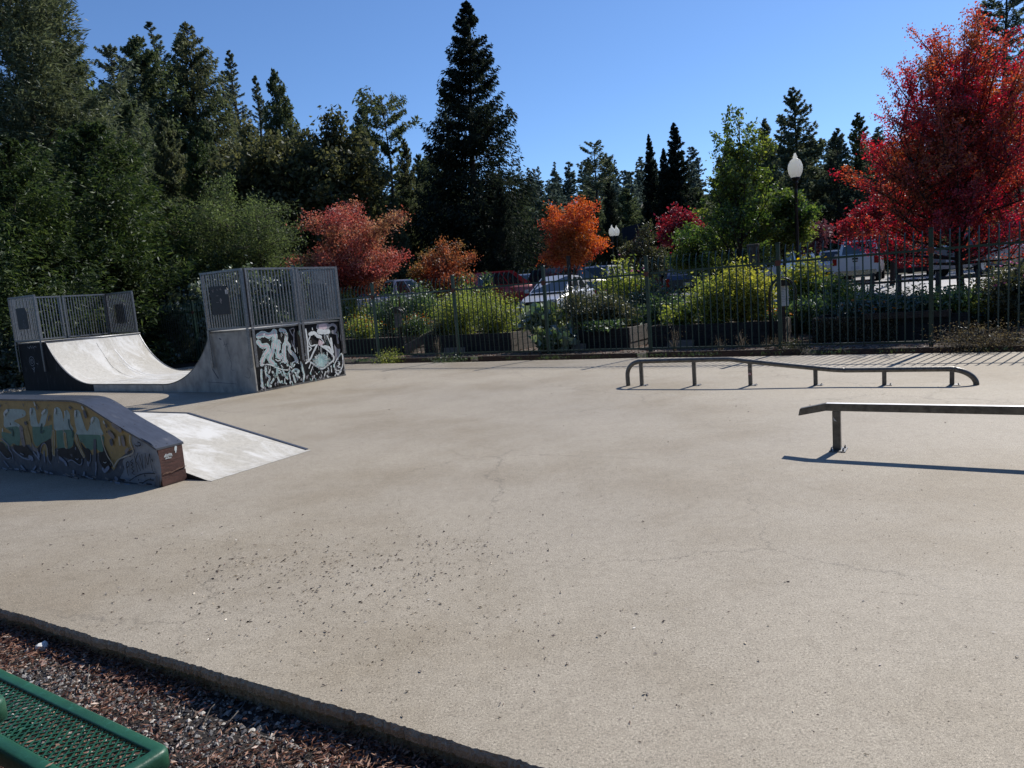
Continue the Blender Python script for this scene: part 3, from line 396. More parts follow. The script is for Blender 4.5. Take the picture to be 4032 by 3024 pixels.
# gravel bed base under the bench
c_ = [near0 + nd_ * -12, near0 + nd_ * 13]
mb = MB()
a_, b2 = c_[0] + nn_ * .01, c_[1] + nn_ * .01
mb.add([(a_.x, a_.y, -.118), (b2.x, b2.y, -.118), (b2.x - nn_.x * 9, b2.y - nn_.y * 9, -.118), (a_.x - nn_.x * 9, a_.y - nn_.y * 9, -.118)], [(0, 1, 2, 3)])
tag(mb.build('gravel_ground', M['gravel_base']), kind='structure')

# ---------------------------------------------------------------- numpy scatter meshes
def np_mesh(name, V, k, mats, parent=None, rnd=None, matidx=None, smooth=False, loc=None):
    """V: (n*k,3) array, n separate k-gons"""
    n = len(V) // k; me = bpy.data.meshes.new(name)
    me.vertices.add(n * k); me.vertices.foreach_set('co', np.ascontiguousarray(V, dtype=np.float32).ravel())
    me.loops.add(n * k); me.loops.foreach_set('vertex_index', np.arange(n * k, dtype=np.int32))
    me.polygons.add(n); me.polygons.foreach_set('loop_start', np.arange(0, n * k, k, dtype=np.int32))
    me.polygons.foreach_set('loop_total', np.full(n, k, dtype=np.int32))
    if matidx is not None: me.polygons.foreach_set('material_index', np.asarray(matidx, dtype=np.int32))
    me.update(calc_edges=True)
    a = me.attributes.new('rnd', 'FLOAT', 'FACE')
    a.data.foreach_set('value', np.asarray(rnd if rnd is not None else np.random.rand(n), dtype=np.float32))
    return link_mesh(name, me, mats, parent, loc)
def unit(v): return v / np.maximum(1e-9, np.linalg.norm(v, axis=1, keepdims=True))
def leaves(rs, P, A, l, wd, curl=0.0):
    """rhombic leaves: centre P, axis A, half-length l, half-width wd; returns quads"""
    n = len(P); B = unit(np.cross(A, rs.normal(size=(n, 3)))); C = np.cross(A, B)
    l = np.asarray(l)[:, None] if np.ndim(l) else l; wd = np.asarray(wd)[:, None] if np.ndim(wd) else wd
    return np.stack([P - A * l, P + B * wd - A * l * .15 + C * wd * curl, P + A * l, P - B * wd - A * l * .15 + C * wd * curl], 1).reshape(-1, 3)

# gravel: individual stones as small irregular polyhedra, one counted-by-nobody mass
rs = np.random.RandomState(4)
ico = bmesh.new(); bmesh.ops.create_icosphere(ico, subdivisions=1, radius=1); iv = np.array([v.co[:] for v in ico.verts]); it = np.array([[v.index for v in f.verts] for f in ico.faces]); ico.free()
def stones(n, smin, smax, e0, e1, d0, d1, zb, name, mats, mi_p):
    iv, it = (oc, of)
    s = rs.uniform(e0, e1, n); d = rs.uniform(d0, d1, n)
    cx = near0.x + nd_.x * s - nn_.x * d; cy = near0.y + nd_.y * s - nn_.y * d
    sz = smin + (smax - smin) * rs.rand(n) ** 2.2
    J = iv[None] * (1 + rs.normal(0, .22, (n, len(iv), 1)))
    sc = np.stack([rs.uniform(.7, 1.3, n), rs.uniform(.6, 1.1, n), rs.uniform(.4, .8, n)], 1)[:, None, :] * sz[:, None, None]
    J = J * sc; a = rs.uniform(0, 6.28, n); b = rs.normal(0, .5, n)
    x = J[..., 0] * np.cos(a)[:, None] - J[..., 1] * np.sin(a)[:, None]; y = J[..., 0] * np.sin(a)[:, None] + J[..., 1] * np.cos(a)[:, None]
    z = J[..., 2] + x * np.sin(b)[:, None] * .6
    V = np.stack([x + cx[:, None], y + cy[:, None], z + zb + sz[:, None] * rs.uniform(.2, .7, (n, 1))], 2)
    T = V[:, it].reshape(-1, 3)
    mi = np.repeat(rs.choice(len(mats), n, p=mi_p), len(it))
    return np_mesh(name, T, 3, mats, rnd=np.repeat(rs.rand(n), len(it)), matidx=mi)
oc = np.array([[1,0,0],[-1,0,0],[0,1,0],[0,-1,0],[0,0,1],[0,0,-1]], float); of = np.array([[0,2,4],[2,1,4],[1,3,4],[3,0,4],[2,0,5],[1,2,5],[3,1,5],[0,3,5]])
M['st1'] = surf('grey_stone', (.3, .29, .275), (.15, .145, .14), 60, .8, stain=(.5, .49, .46), sscale=30)
M['st2'] = surf('pale_stone', (.62, .59, .54), (.4, .38, .34), 60, .8)
M['st3'] = surf('dark_stone', (.1, .1, .11), (.05, .05, .055), 60, .8)
M['st4'] = surf('brown_stone', (.17, .12, .09), (.08, .06, .05), 60, .85)
tag(stones(42000, .006, .018, -1.3, 4.6, -.02, 2.3, -.12, 'gravel', [M['st1'], M['st2'], M['st3'], M['st4']], [.33, .09, .3, .28]), 'loose grey and brown gravel under the green bench', 'gravel', kind='stuff')
# dry leaflets and bark shreds over it
M['chip'] = leafmat('dry_brown_litter', [(.03, .014, .009), (.15, .062, .038), (.25, .115, .07), (.38, .24, .16)], .1, .05)
n = 85000; s = rs.uniform(-1.3, 4.6, n); d = -.01 + 2.25 * rs.rand(n)
clump = (np.sin(s * 5.1) + np.sin(d * 7 + s * 2) + rs.normal(0, .8, n)) > -.5; s, d = s[clump], d[clump]; n = len(s)
P = np.stack([near0.x + nd_.x * s - nn_.x * d, near0.y + nd_.y * s - nn_.y * d, -.103 + rs.rand(n) * .026], 1)
a = rs.uniform(0, 6.28, n); A = unit(np.stack([np.cos(a), np.sin(a), rs.normal(0, .3, n)], 1))
tag(np_mesh('dry_litter', leaves(rs, P, A, rs.uniform(.006, .024, n), rs.uniform(.0018, .005, n), .6), 4, M['chip'], rnd=rs.rand(n)), 'reddish brown dry leaflets and bark shreds over the gravel', 'leaf litter', kind='stuff')
# litter on the pad
M['litter'] = leafmat('pad_litter', [(.025, .012, .008), (.075, .036, .022), (.15, .085, .05), (.5, .42, .3)], .1, .08)
pts = []
def blob(cx, cy, sx, sy, n, lo=.006, hi=.02):
    x = rs.normal(cx, sx, n); y = rs.normal(cy, sy, n); z = rs.uniform(lo, hi, n) ; pts.append(np.stack([x, y, z], 1))
blob(-1.2, 4.2, .62, .4, 620, .003, .012); blob(-1.3, 3.4, .8, .3, 260, .003, .011); blob(-.9, 3.9, .35, .2, 160, .003, .012); blob(-1.7, 4.4, .3, .15, 120, .003, .012); blob(-.4, 4.4, .25, .12, 80, .003, .012); blob(-2.6, 4.9, .6, .4, 120, .004, .011); blob(-.2, 3.2, .7, .4, 150, .004, .012); blob(1.3, 2.6, 1.0, .5, 70, .003, .010); blob(.7, 3.9, 1.5, 1.0, 50, .003, .010)
Q = rs.uniform([-7, 2.2, .004], [7, 12, .012], (150, 3)); pts.append(Q)
Q = np.concatenate(pts); ok = ((Q[:, 0] - near0.x) * nn_.x + (Q[:, 1] - near0.y) * nn_.y) > .03; Q = Q[ok]; n = len(Q)
a = rs.uniform(0, 6.28, n); A = unit(np.stack([np.cos(a), np.sin(a), rs.normal(0, .09, n)], 1)); P = Q.copy(); P[:, 2] = .002 + Q[:, 2] * .18
l = Q[:, 2] * 1.15; rr = rs.rand(n); rr = np.where(rr > .72, .93 + .07 * rs.rand(n), rr * .85)
V = leaves(rs, P, A, l, l * rs.uniform(.16, .42, n), .5); V[:, 2] = np.maximum(V[:, 2], .0015)
nf = 2600; X = np.stack([rs.normal(.3, 2.2, nf), rs.normal(4.2, 1.8, nf), np.full(nf, .0022)], 1); X = X[((X[:, 0] - near0.x) * nn_.x + (X[:, 1] - near0.y) * nn_.y) > .03]; nf = len(X)
a = rs.uniform(0, 6.28, nf); lf = rs.uniform(.002, .0065, nf)
VF = leaves(rs, X, np.stack([np.cos(a), np.sin(a), a * 0], 1), lf, lf * .4, .1); VF[:, 2] = np.maximum(VF[:, 2], .0012); RF = np.where(rs.rand(nf) > .45, .9 + .1 * rs.rand(nf), rs.rand(nf) * .7)
# a second leaflet crossing the first on the larger ones
big = (l > .0095) & (rs.rand(n) < .3); P2 = P[big] + rs.normal(0, .006, (big.sum(), 3)) * [1, 1, 0]; a = rs.uniform(0, 6.28, big.sum())
V2 = leaves(rs, P2 + [0, 0, .003], unit(np.stack([np.cos(a), np.sin(a), np.full(len(a), .25)], 1)), l[big] * .9, l[big] * .4, .5); V2[:, 2] = np.maximum(V2[:, 2], .0035)
tag(np_mesh('leaf_litter', np.concatenate([V, V2, VF]), 4, M['litter'], rnd=np.concatenate([rr, rr[big] * .3, RF])), 'small dark fallen leaflets and pale seeds scattered on the concrete pad', 'leaf litter', kind='stuff')
# white rock, twigs
def rock(name, c, r, mat, label):
    bm = bmesh.new(); bmesh.ops.create_icosphere(bm, subdivisions=2, radius=r)
    rg = random.Random(int(r * 9999))
    for v in bm.verts: v.co *= 1 + rg.uniform(-.22, .2); v.co.z *= .85
    me = bpy.data.meshes.new(name); bm.to_mesh(me); bm.free()
    return tag(link_mesh(name, me, mat, loc=c), label, 'rock')
def gp(x, y, z=0):
    d = ray(x, y); t = (z - HC) / d.z; return Vector((0, 0, HC)) + d * t
rock('white_rock', gp(92, 1396, -.09), .03, M['white_paint'], 'lone chalk white rock on the gravel beside the slab edge')
for pts_, r_, mt_, lb in (([(492, 1640), (540, 1615), (565, 1590), (590, 1600)], .006, 'bark_grey', 'thick dark bent twig on the gravel towards the bottom edge'),
                      ([(487, 1568), (520, 1530), (533, 1512)], .003, 'bed_grey', 'thin pale straight twig on the gravel below the slab edge'),
                      ([(189, 1482), (191, 1460), (193, 1436)], .003, 'bed_grey', 'short cream stick standing near the white rock'),
                      ([(440, 1560), (455, 1530), (478, 1508)], .003, 'bark_grey', 'small forked brown twig left of the pale straight twig')):
    mb = MB(); P_ = [gp(x, y, -.085) for x, y in pts_]; mb.tube(P_, [r_ * (1 - .5 * i / len(P_)) for i in range(len(P_))], 6)
    tag(mb.build('twig', M[mt_]), lb, 'twig')

# ---------------------------------------------------------------- art strokes
def smooth_pts(pts, k=6):
    if len(pts) < 3:
        (x0, y0), (x1, y1) = pts[0], pts[-1]; return [(x0 + (x1 - x0) * i / 3, y0 + (y1 - y0) * i / 3) for i in range(4)]
    P_ = [pts[0]] + list(pts) + [pts[-1]]; out = []
    for i in range(1, len(P_) - 2):
        a, b, c, d = P_[i - 1:i + 3]
        for j in range(k):
            t = j / k
            out.append(tuple(.5 * ((2 * b[q]) + (-a[q] + c[q]) * t + (2 * a[q] - 5 * b[q] + 4 * c[q] - d[q]) * t * t + (-a[q] + 3 * b[q] - 3 * c[q] + d[q]) * t ** 3) for q in (0, 1)))
    out.append(tuple(pts[-1])); return out
def art(mb, items, fn, midx, z0=.0012, dz=.00022, rg=None):
    """fn(a, b, off) -> 3D point; items are filled shapes and brush strokes in the plane of a panel"""
    z = z0; rg = rg or random.Random(1)
    for it_ in items:
        z += dz
        if it_[0] == 'p':
            pl = smooth_pts(it_[2] + [it_[2][0]], 4)[:-1]
            tr = geometry.tessellate_polygon([[Vector((p[0], p[1], 0)) for p in pl]])
            mb.add([fn(p[0], p[1], z) for p in pl], [tuple(t) for t in tr], midx[it_[1]])
        elif it_[0] == 's':
            pl = smooth_pts(it_[2]); w = it_[3] / 2; n = len(pl); vs = []; zz = z
            for i in range(n):
                ax, ay = pl[max(0, i - 1)]; bx, by = pl[min(n - 1, i + 1)]
                dx, dy = bx - ax, by - ay; L_ = math.hypot(dx, dy) or 1; dx /= L_; dy /= L_
                ww = w * rg.uniform(.85, 1.12)
                vs += [fn(pl[i][0] - dy * ww, pl[i][1] + dx * ww, zz), fn(pl[i][0] + dy * ww, pl[i][1] - dx * ww, zz)]; zz += .000012
            mb.add(vs, [(2 * i, 2 * i + 1, 2 * i + 3, 2 * i + 2) for i in range(n - 1)], midx[it_[1]])
            for (c, d, z_) in ((pl[0], pl[1], z), (pl[-1], pl[-2], zz)):
                dx, dy = c[0] - d[0], c[1] - d[1]; L_ = math.hypot(dx, dy) or 1; dx /= L_; dy /= L_
                ring = [fn(c[0] + w * (math.cos(t) * -dy + math.sin(t) * dx), c[1] + w * (math.cos(t) * dx + math.sin(t) * dy), z_ - .00004) for t in [math.pi * q / 6 for q in range(7)]]
                mb.add(ring, [tuple(range(7))], midx[it_[1]])
# ================================================================ half pipe
hp = empty('half_pipe', P0, PRZ, 'low half pipe with white concrete curve, black and grey sides and slatted steel railings', 'skate ramp')
LP, WP, HP, FL = 9.225, 2.495, 1.245, .17
prof = []
Rr = ((HP - FL) ** 2 + 1.85 ** 2) / (2 * (HP - FL)); th = math.asin(1.85 / Rr)
for i in range(17):
    a = th * (1 - i / 16); prof.append((1.24 + 1.85 - Rr * math.sin(a), FL + Rr * (1 - math.cos(a))))
prof2 = [(LP - 1.42 - 1.85 + Rr * math.sin(th * i / 16), FL + Rr * (1 - math.cos(th * i / 16))) for i in range(17)]
surfp = prof + prof2       # s from right corner
mb = MB()
for i in range(len(surfp) - 1):
    (s0, z0), (s1, z1) = surfp[i], surfp[i + 1]
    mb.add([(-s0, 0.02, z0), (-s1, .02, z1), (-s1, WP - .02, z1), (-s0, WP - .02, z0)], [(0, 1, 2, 3)], 0, True)
mb.build('riding_surface', M['ramp_white'], hp)
# crack and scrape lines lie on it
mb = MB()
def on_surf(s):
    for i in range(len(surfp) - 1):
        if surfp[i][0] <= s <= surfp[i + 1][0]:
            t = (s - surfp[i][0]) / (surfp[i + 1][0] - surfp[i][0]); return surfp[i][1] + t * (surfp[i + 1][1] - surfp[i][1])
    return HP
rg = random.Random(2)
for yy, wd, mi, s0, s1 in ((1.22, .007, 0, 5.2, 7.75), (1.62, .03, 1, 4.6, 7.6), (1.5, .012, 1, 5.4, 7.3), (.75, .05, 1, 4.5, 6.0), (1.0, .02, 1, 4.2, 5.9), (2.1, .03, 1, 4.0, 5.4)):
    pv = None; s = s0; y = yy
    while s < s1:
        y += rg.gauss(0, .006); z = on_surf(s) + .003 + mi * .001 + yy * .0003; w_ = wd * rg.uniform(.5, 1.3)
        c = [(-s, y - w_ / 2, z), (-s, y + w_ / 2, z)]
        if pv: mb.add(pv + c[::-1], [(0, 1, 2, 3)], mi)
        pv = c; s += .04
mb.build('surface_marks', [M['bed_wood'], M['white_paint']], hp)
# sides (front and back)
def side_poly(a, b):
    pl = [(a, 0)] + [(s, z) for s, z in ([(0, HP)] if a == 0 else []) + surfp + ([(LP, HP)] if b == LP else []) if a <= s <= b] + [(b, 0)]
    return pl
front_grey = [(0, 0), (0, HP)] + [(s, z - .012) for s, z in surfp if s < 5.9] + [(5.9, .158), (5.9, 0)]
front_black = [(5.9, 0), (5.9, .158)] + [(s, z - .012) for s, z in surfp if s > 5.9] + [(LP, HP), (LP, 0)]
for y0, y1 in ((0, .03), (WP - .03, WP)):
    mb = MB(); mb.prism(front_grey, lambda p: Vector((-p[0], y0, p[1])), lambda p: Vector((-p[0], y1, p[1]))); sp = mb.build('side_panel', M['ramp_grey'], hp)
    if y0 == 0:
        tag(sp, 'grey stained side panel')
        mb = MB()
        scr = [('s', 'ink', [(.82, 1.05), (.78, .95), (.74, 1.0), (.72, .85), (.68, .7)], .012), ('s', 'ink', [(.86, .98), (.7, 1.01)], .01), ('s', 'ink', [(.72, .7), (.66, .6), (.7, .5), (.64, .45)], .01),
               ('s', 'ink', [(1.5, .22), (1.0, .2), (.6, .18)], .01), ('s', 'ink', [(.2, .5), (.12, .42), (.18, .3), (.3, .33)], .008), ('s', 'ink', [(.95, 1.12), (.9, 1.1)], .03), ('s', 'ink', [(1.3, .5), (1.2, .36), (1.15, .3)], .03)]
        art(mb, scr, lambda a, b, o: Vector((-a, -o - .0005, b)), {'ink': 0}); mb.build('scribble', M['slate'], sp)
    mb = MB(); mb.prism(front_black, lambda p: Vector((-p[0], y0, p[1])), lambda p: Vector((-p[0], y1, p[1]))); sp = mb.build('side_panel', M['ramp_black'], hp)
    if y0 == 0:
        tag(sp, 'black side panel with faint chalk drawing')
        mb = MB()
        cx, cz = 8.65, .78; it_ = []
        for r_, sq in ((.12, 1), (.07, .8)): it_.append(('s', 'l', [(cx + r_ * math.cos(t) * 1.1, cz + r_ * sq * math.sin(t)) for t in [q * .7 for q in range(10)]], .01))
        it_ += [('s', 'l', [(cx - .04, cz), (cx + .02, cz + .02), (cx + .03, cz - .03)], .01), ('s', 'l', [(8.7, .6), (8.62, .56), (8.56, .62)], .012), ('s', 'l', [(8.6, .62), (8.62, .5)], .02), ('s', 'l', [(8.42, .72), (8.36, .7)], .015),
                ('s', 'l', [(8.75, 1.16), (8.66, 1.12), (8.6, 1.18), (8.55, 1.12)], .012), ('s', 'l', [(8.5, 1.18), (8.46, 1.12), (8.4, 1.16), (8.3, 1.14)], .01)]
        art(mb, it_, lambda a, b, o: Vector((-a, -o - .0005, b)), {'l': 0}); mb.build('chalk_drawing', M['lgrey'], sp)
# base kerb strip between the curves, coping, deck, edging
mb = MB(); mb.bb(-5.75, -3.1, -.012, 0.0, .012, .155); mb.build('base_board', M['ramp_grey'], hp)
for s in (1.235, LP - 1.415):
    mb = MB(); mb.tube([(-s, -.02, HP + .012), (-s, WP + .02, HP + .012)], .027, 10); mb.build('coping', M['galv'], hp)
for a, b in ((0, 1.2), (LP - 1.38, LP)):
    mb = MB(); mb.bb(-b, -a, .0, WP, HP + .001, HP + .028); mb.build('deck', M['ramp_grey'], hp)
mb = MB()
for y in (.012, WP - .012):
    for i in range(len(surfp) - 1):
        (s0, z0), (s1, z1) = surfp[i], surfp[i + 1]
        mb.bar((-s0, y, z0 + .004), (-s1, y, z1 + .004), .028, .012)
mb.build('edge_angle', M['galv'], hp)
# end walls with painted panels: right end (x=0) and left end
mb = MB(); mb.bb(-.03, 0, .03, WP - .03, .02, HP); ep = mb.build('end_panel', M['ramp_black'], hp); tag(ep, 'end panel with graffiti')
rg = random.Random(21)
for q in range(150):                       # spatter, chips and runs low on the panels
    a, b = rg.uniform(.08, 2.42), rg.uniform(.03, .16) + (rg.random() ** 2.5) * .5; w_ = rg.uniform(.006, .03)
    END_ART.append(('s', rg.choice(('white', 'grey3', 'teal3', 'grey3', 'blk')), [(a, b), (a + rg.uniform(-.02, .02), b + rg.uniform(-.03, .03)), (a + rg.uniform(-.03, .03), b + rg.uniform(-.06, .06))], w_))
for q in range(60):
    a, b = rg.uniform(.1, 2.4), rg.uniform(.4, 1.15); END_ART.append(('s', rg.choice(('white', 'teal3', 'blk', 'grey3')), [(a, b), (a + rg.uniform(-.004, .004), b - rg.uniform(.04, .16))], rg.uniform(.003, .007)))
for q in range(40):
    a, b = rg.uniform(.15, 1.15), rg.uniform(.2, 1.1); END_ART.append(('s', rg.choice(('white', 'blk', 'teal3')), [(a, b), (a + rg.uniform(-.05, .05), b + rg.uniform(-.04, .04)), (a + rg.uniform(-.08, .08), b + rg.uniform(-.09, .09)), (a + rg.uniform(-.05, .05), b + rg.uniform(-.1, .1))], rg.uniform(.006, .016)))
mb = MB(); mats = ['white', 'teal3', 'pink3', 'grey3', 'blk']; M['blk'] = M['black']; art(mb, END_ART, lambda a, b, o: Vector((o, a, b)), {k: i for i, k in enumerate(mats)}, rg=random.Random(6))
mb.build('graffiti', [M[k] for k in mats], ep)
mb = MB(); mb.bb(-.002, .012, 0, WP, .0, .035); mb.build('kick_strip', M['galv'], hp)
mb = MB(); mb.bb(-LP, -LP + .03, .03, WP - .03, .02, HP); mb.build('end_panel', M['ramp_black'], hp)
# railings
RB, RT = 1.3, 2.47
def rail_panel(name, p, q, board=None, legs=True, nb=14, out=(0, 0, 0)):
    """slatted railing panel between two plan points"""
    p, q, out = Vector((*p, 0)), Vector((*q, 0)), Vector(out); d = (q - p).normalized(); L_ = (q - p).length
    mb = MB()
    for z in (RB + .02, RT - .02): mb.bar(p + Vector((0, 0, z)), q + Vector((0, 0, z)), .04, .04)
    for e in (p + d * .02, q - d * .02): mb.bar(e + Vector((0, 0, RB + .041)), e + Vector((0, 0, RT - .041)), .045, .045, upv=out if out.length else (1, 0, 0))
    for i in range(nb):
        e = p + d * (L_ * (i + 1) / (nb + 1)); mb.bar(e + Vector((0, 0, RB + .041)), e + Vector((0, 0, RT - .041)), .02, .02, upv=d)
    o = mb.build(name, M['galv'], hp)
    if legs:
        for e in (p + d * .025, q - d * .025):
            mb = MB()
            e = e + out * .022; mb.bar(e + Vector((0, 0, .51)), e + Vector((0, 0, RB - .002)), .06, .016, upv=out)
            mb.build('mounting_leg', M['galv'], o)
    if board:
        s0, s1, z0, z1 = board; mb = MB(); c = .06
        pl = [(s0 + .02, z0), (s1 - .02, z0), (s1, z0 + .02), (s1, z1 - c * 1.6), (s1 - c, z1), (s0 + .02, z1), (s0, z1 - .02), (s0, z0 + .02)]
        mb.prism(pl, lambda t: p + d * t[0] + out * .028 + Vector((0, 0, t[1])), lambda t: p + d * t[0] + out * .036 + Vector((0, 0, t[1])))
        bo = mb.build('notice_board', M['board'], o)
        return o, bo, p, d, out
    return o
yF, yB = -.03, WP + .03
o, bo, p, d, out = rail_panel('railing_panel', (-1.24, yF), (.03, yF), board=(.26, .83, 1.60, 2.17), out=(0, -1, 0), nb=15)
mb = MB()
fnb = lambda a, b, o_: p + d * a + out * (.0362 + o_) + Vector((0, 0, b))
mb.prism([(.745, 2.0), (.82, 2.0), (.82, 2.085), (.745, 2.085)], lambda t: fnb(t[0], t[1], .0003), lambda t: fnb(t[0], t[1], .002)); mb.build('sticker', M['white_paint'], bo)
mb = MB(); art(mb, [('s', 'a', [(.765, 2.06), (.8, 2.06), (.78, 2.03), (.8, 2.015), (.765, 2.015)], .012), ('s', 'a', [(.56, 1.88), (.58, 1.92), (.6, 1.88), (.57, 1.86), (.585, 1.83)], .022), ('s', 'a', [(.35, 2.1), (.37, 2.06)], .014), ('s', 'a', [(.39, 2.12), (.38, 2.07)], .012),
                    ('s', 'a', [(.62, 2.13), (.6, 2.1), (.64, 2.09)], .012), ('s', 'a', [(.45, 1.98), (.52, 1.98)], .008), ('s', 'a', [(.44, 1.85), (.51, 1.85)], .006), ('s', 'a', [(.5, 2.11), (.52, 2.09)], .01)], lambda a, b, o_: fnb(a, b, o_ + .001), {'a': 0}); mb.build('scratches', M['pinkgrey'], bo)
rail_panel('railing_panel', (.03, .02), (.03, WP / 2 + .02), out=(1, 0, 0))
rail_panel('railing_panel', (.03, WP / 2 + .07), (.03, WP + .0), out=(1, 0, 0))
rail_panel('railing_panel', (-1.24, yB), (.03, yB), board=(.3, .9, 1.55, 2.15), out=(0, 1, 0), nb=15)
xl = -LP - .03
o, bo, p, d, out = rail_panel('railing_panel', (xl - .02, yF), (-LP + 1.3, yF), board=(.36, .9, 1.62, 2.17), out=(0, -1, 0), nb=15)
mb = MB(); fnb2 = lambda a, b, o_: p + d * a + out * (.0362 + o_) + Vector((0, 0, b))
art(mb, [('s', 'a', [(.62, 1.72), (.66, 1.78), (.68, 1.7), (.74, 1.76), (.75, 1.69), (.82, 1.7)], .014), ('s', 'a', [(.6, 1.65), (.64, 1.69), (.68, 1.65), (.73, 1.68), (.78, 1.65)], .012), ('s', 'a', [(.66, 1.83), (.72, 1.86), (.7, 1.8)], .012), ('s', 'a', [(.66, 1.98), (.7, 2.04), (.74, 2.0), (.78, 2.07)], .006)], fnb2, {'a': 0}); mb.build('scratches', M['slate'], bo)
rail_panel('railing_panel', (xl, .02), (xl, WP / 2), out=(-1, 0, 0), nb=15)
rail_panel('railing_panel', (xl, WP / 2 + .05), (xl, WP), out=(-1, 0, 0), nb=15)
rail_panel('railing_panel', (xl, yB), (-LP + 1.3, yB), board=(.36, .86, 1.6, 2.15), out=(0, 1, 0), nb=15)

# ================================================================ grind ledge with graffiti
B0 = Vector((-3.451, 6.704, 0)); BX = Vector((.864, -.504, 0)).normalized(); BRZ = math.atan2(BX.y, BX.x)
lb = empty('skate_ledge', B0, BRZ, 'long steel topped ledge with yellow and teal graffiti side and red brown plywood end', 'skate ledge')
BWD = .272
topp = [(0, .385), (.11, .432), (.31, .503), (.54, .585), (.77, .675), (.96, .753), (1.04, .782), (1.12, .806), (1.21, .824), (1.32, .834), (1.5, .837), (3.6, .837), (3.75, .824), (3.85, .79), (4.9, .385)]
BL = 4.9
bp = [(0, 0)] + [(s, z - .012) for s, z in topp] + [(BL, 0)]
mb = MB(); mb.prism(bp, lambda p: Vector((-p[0], 0, p[1])), lambda p: Vector((-p[0], .02, p[1]))); sp = mb.build('side_panel', M['slate'], lb); tag(sp, 'side panel with graffiti letters')
ob = [(0.55, .3), (.42, .33), (.33, .21), (.2, .3)]
och = [(s, z - .013) for s, z in topp if s < 3.0 and s > .25]
och = [(.33, .49)] + och + [(2.99, .824), (2.99, .3), (2.7, .29), (2.3, .33), (2.0, .2), (1.7, .34), (1.3, .22), (.95, .3), (.75, .12), (.6, .26), (.52, .3), (.46, .33), (.36, .36), (.34, .42)]
items = [('poly', 'ochre', och)] + [t for t in BOX_ART if t[0] != 'ochre']
rg = random.Random(31)
for q in range(60):
    a = rg.uniform(.02, 2.95); top_ = float(np.interp(a, [t[0] for t in topp], [t[1] for t in topp])) - .03; b = rg.uniform(.01, top_); w_ = rg.choice((.004, .006, .009, .014)) * rg.uniform(.7, 1.3)
    items.append(('s', rg.choice(('slate', 'pinkgrey', 'ink', 'pinkgrey', 'bluegrey')), [(a, b), (a + rg.uniform(-.01, .01), b + rg.uniform(-.012, .012)), (a + rg.uniform(-.015, .015), b + rg.uniform(-.02, .02))], w_))
for q in range(50):
    a = rg.uniform(.02, 2.95); b = rg.uniform(.005, .05); items.append(('s', rg.choice(('bluegrey', 'pinkgrey', 'ink')), [(a, b), (a + rg.uniform(.02, .09), b + rg.uniform(-.004, .012))], rg.uniform(.006, .02)))
mb = MB(); mats = ['ochre', 'lgrey', 'teal', 'green', 'black', 'pinkgrey', 'cream', 'darkgreen', 'slate', 'bluegrey', 'pale', 'ink']
fnx = lambda a, b, o: Vector((-a, -o, b))
tr = geometry.tessellate_polygon([[Vector((p[0], p[1], 0)) for p in och]])
mb.add([fnx(p[0], p[1], .0012) for p in och], [tuple(t) for t in tr], 0)
art(mb, items[1:], fnx, {k: i for i, k in enumerate(mats)}, .0014, rg=random.Random(8))
mb.build('graffiti', [M[k] for k in mats], sp)
mb = MB(); mb.prism(bp, lambda p: Vector((-p[0], BWD - .02, p[1])), lambda p: Vector((-p[0], BWD, p[1]))); mb.build('side_panel', M['slate'], lb)
# plywood end boards
mb = MB(); mb.bb(0, .018, .004, BWD - .004, .125, .37); e1 = mb.build('end_board', M['wood_end'], lb, bevel=.003)
mb = MB(); mb.bb(0, .02, .002, BWD - .002, .003, .118); e2 = mb.build('end_board', M['wood_end'], lb, bevel=.003)
mb = MB(); rg = random.Random(4)
for k in range(26):
    y = .012 + k * .0098; z = .121 + .022 * sstep(.1, .27, y) + rg.uniform(-.004, .004); mb.bar((.021, y, z), (.022 + rg.uniform(0, .004), y + rg.uniform(.01, .03), z + rg.uniform(-.006, .012)), .004, rg.uniform(.003, .011))
mb.build('splinters', M['wood_raw'], e1)
mb = MB(); art(mb, [('s', 'w', [(.19, .325), (.192, .34), (.195, .35)], .026), ('s', 'w', [(.19, .31), (.188, .302)], .012)] +
               [('s', 'w', [(.062 + .012 * i + rg.uniform(-.004, .004), .285 + rg.uniform(-.008, .012)), (.068 + .012 * i, .30 + rg.uniform(-.01, .01)), (.07 + .012 * i, .27 + rg.uniform(-.01, .01))], .005) for i in range(7)] +
               [('s', 'w', [(.07, .262), (.1, .264), (.13, .26)], .007)], lambda a, b, o: Vector((.018 + o, a, b)), {'w': 0}); mb.build('sticker', M['pale'], e1)
# steel plate over the top
mb = MB(); t_ = .007
for i in range(len(topp) - 1):
    (s0, z0), (s1, z1) = topp[i], topp[i + 1]
    s0 -= .02 if i == 0 else 0; z0 -= .009 if i == 0 else 0
    a = [(-s0, -.012, z0), (-s1, -.012, z1), (-s1, BWD + .012, z1), (-s0, BWD + .012, z0)]
    mb.add([(x, y, z + t_) for x, y, z in a], [(0, 1, 2, 3)], 0, .9 < s0 < 1.35)
    b = [(x, y, z - .012) for x, y, z in a]
    for j in (0, 2):
        c, d_ = a[j], a[j + 1]; mb.add([(c[0], c[1], c[2] + t_), (d_[0], d_[1], d_[2] + t_), (d_[0], d_[1], d_[2] - .012), (c[0], c[1], c[2] - .012)], [(0, 1, 2, 3)])
    mb.add(b, [(3, 2, 1, 0)])
mb.add([(.02, -.012, topp[0][1] - .009 + t_), (.02, BWD + .012, topp[0][1] - .009 + t_), (.02, BWD + .012, topp[0][1] - .021), (.02, -.012, topp[0][1] - .021)], [(0, 1, 2, 3)])
pl = mb.build('steel_top', M['steel_plate'], lb)
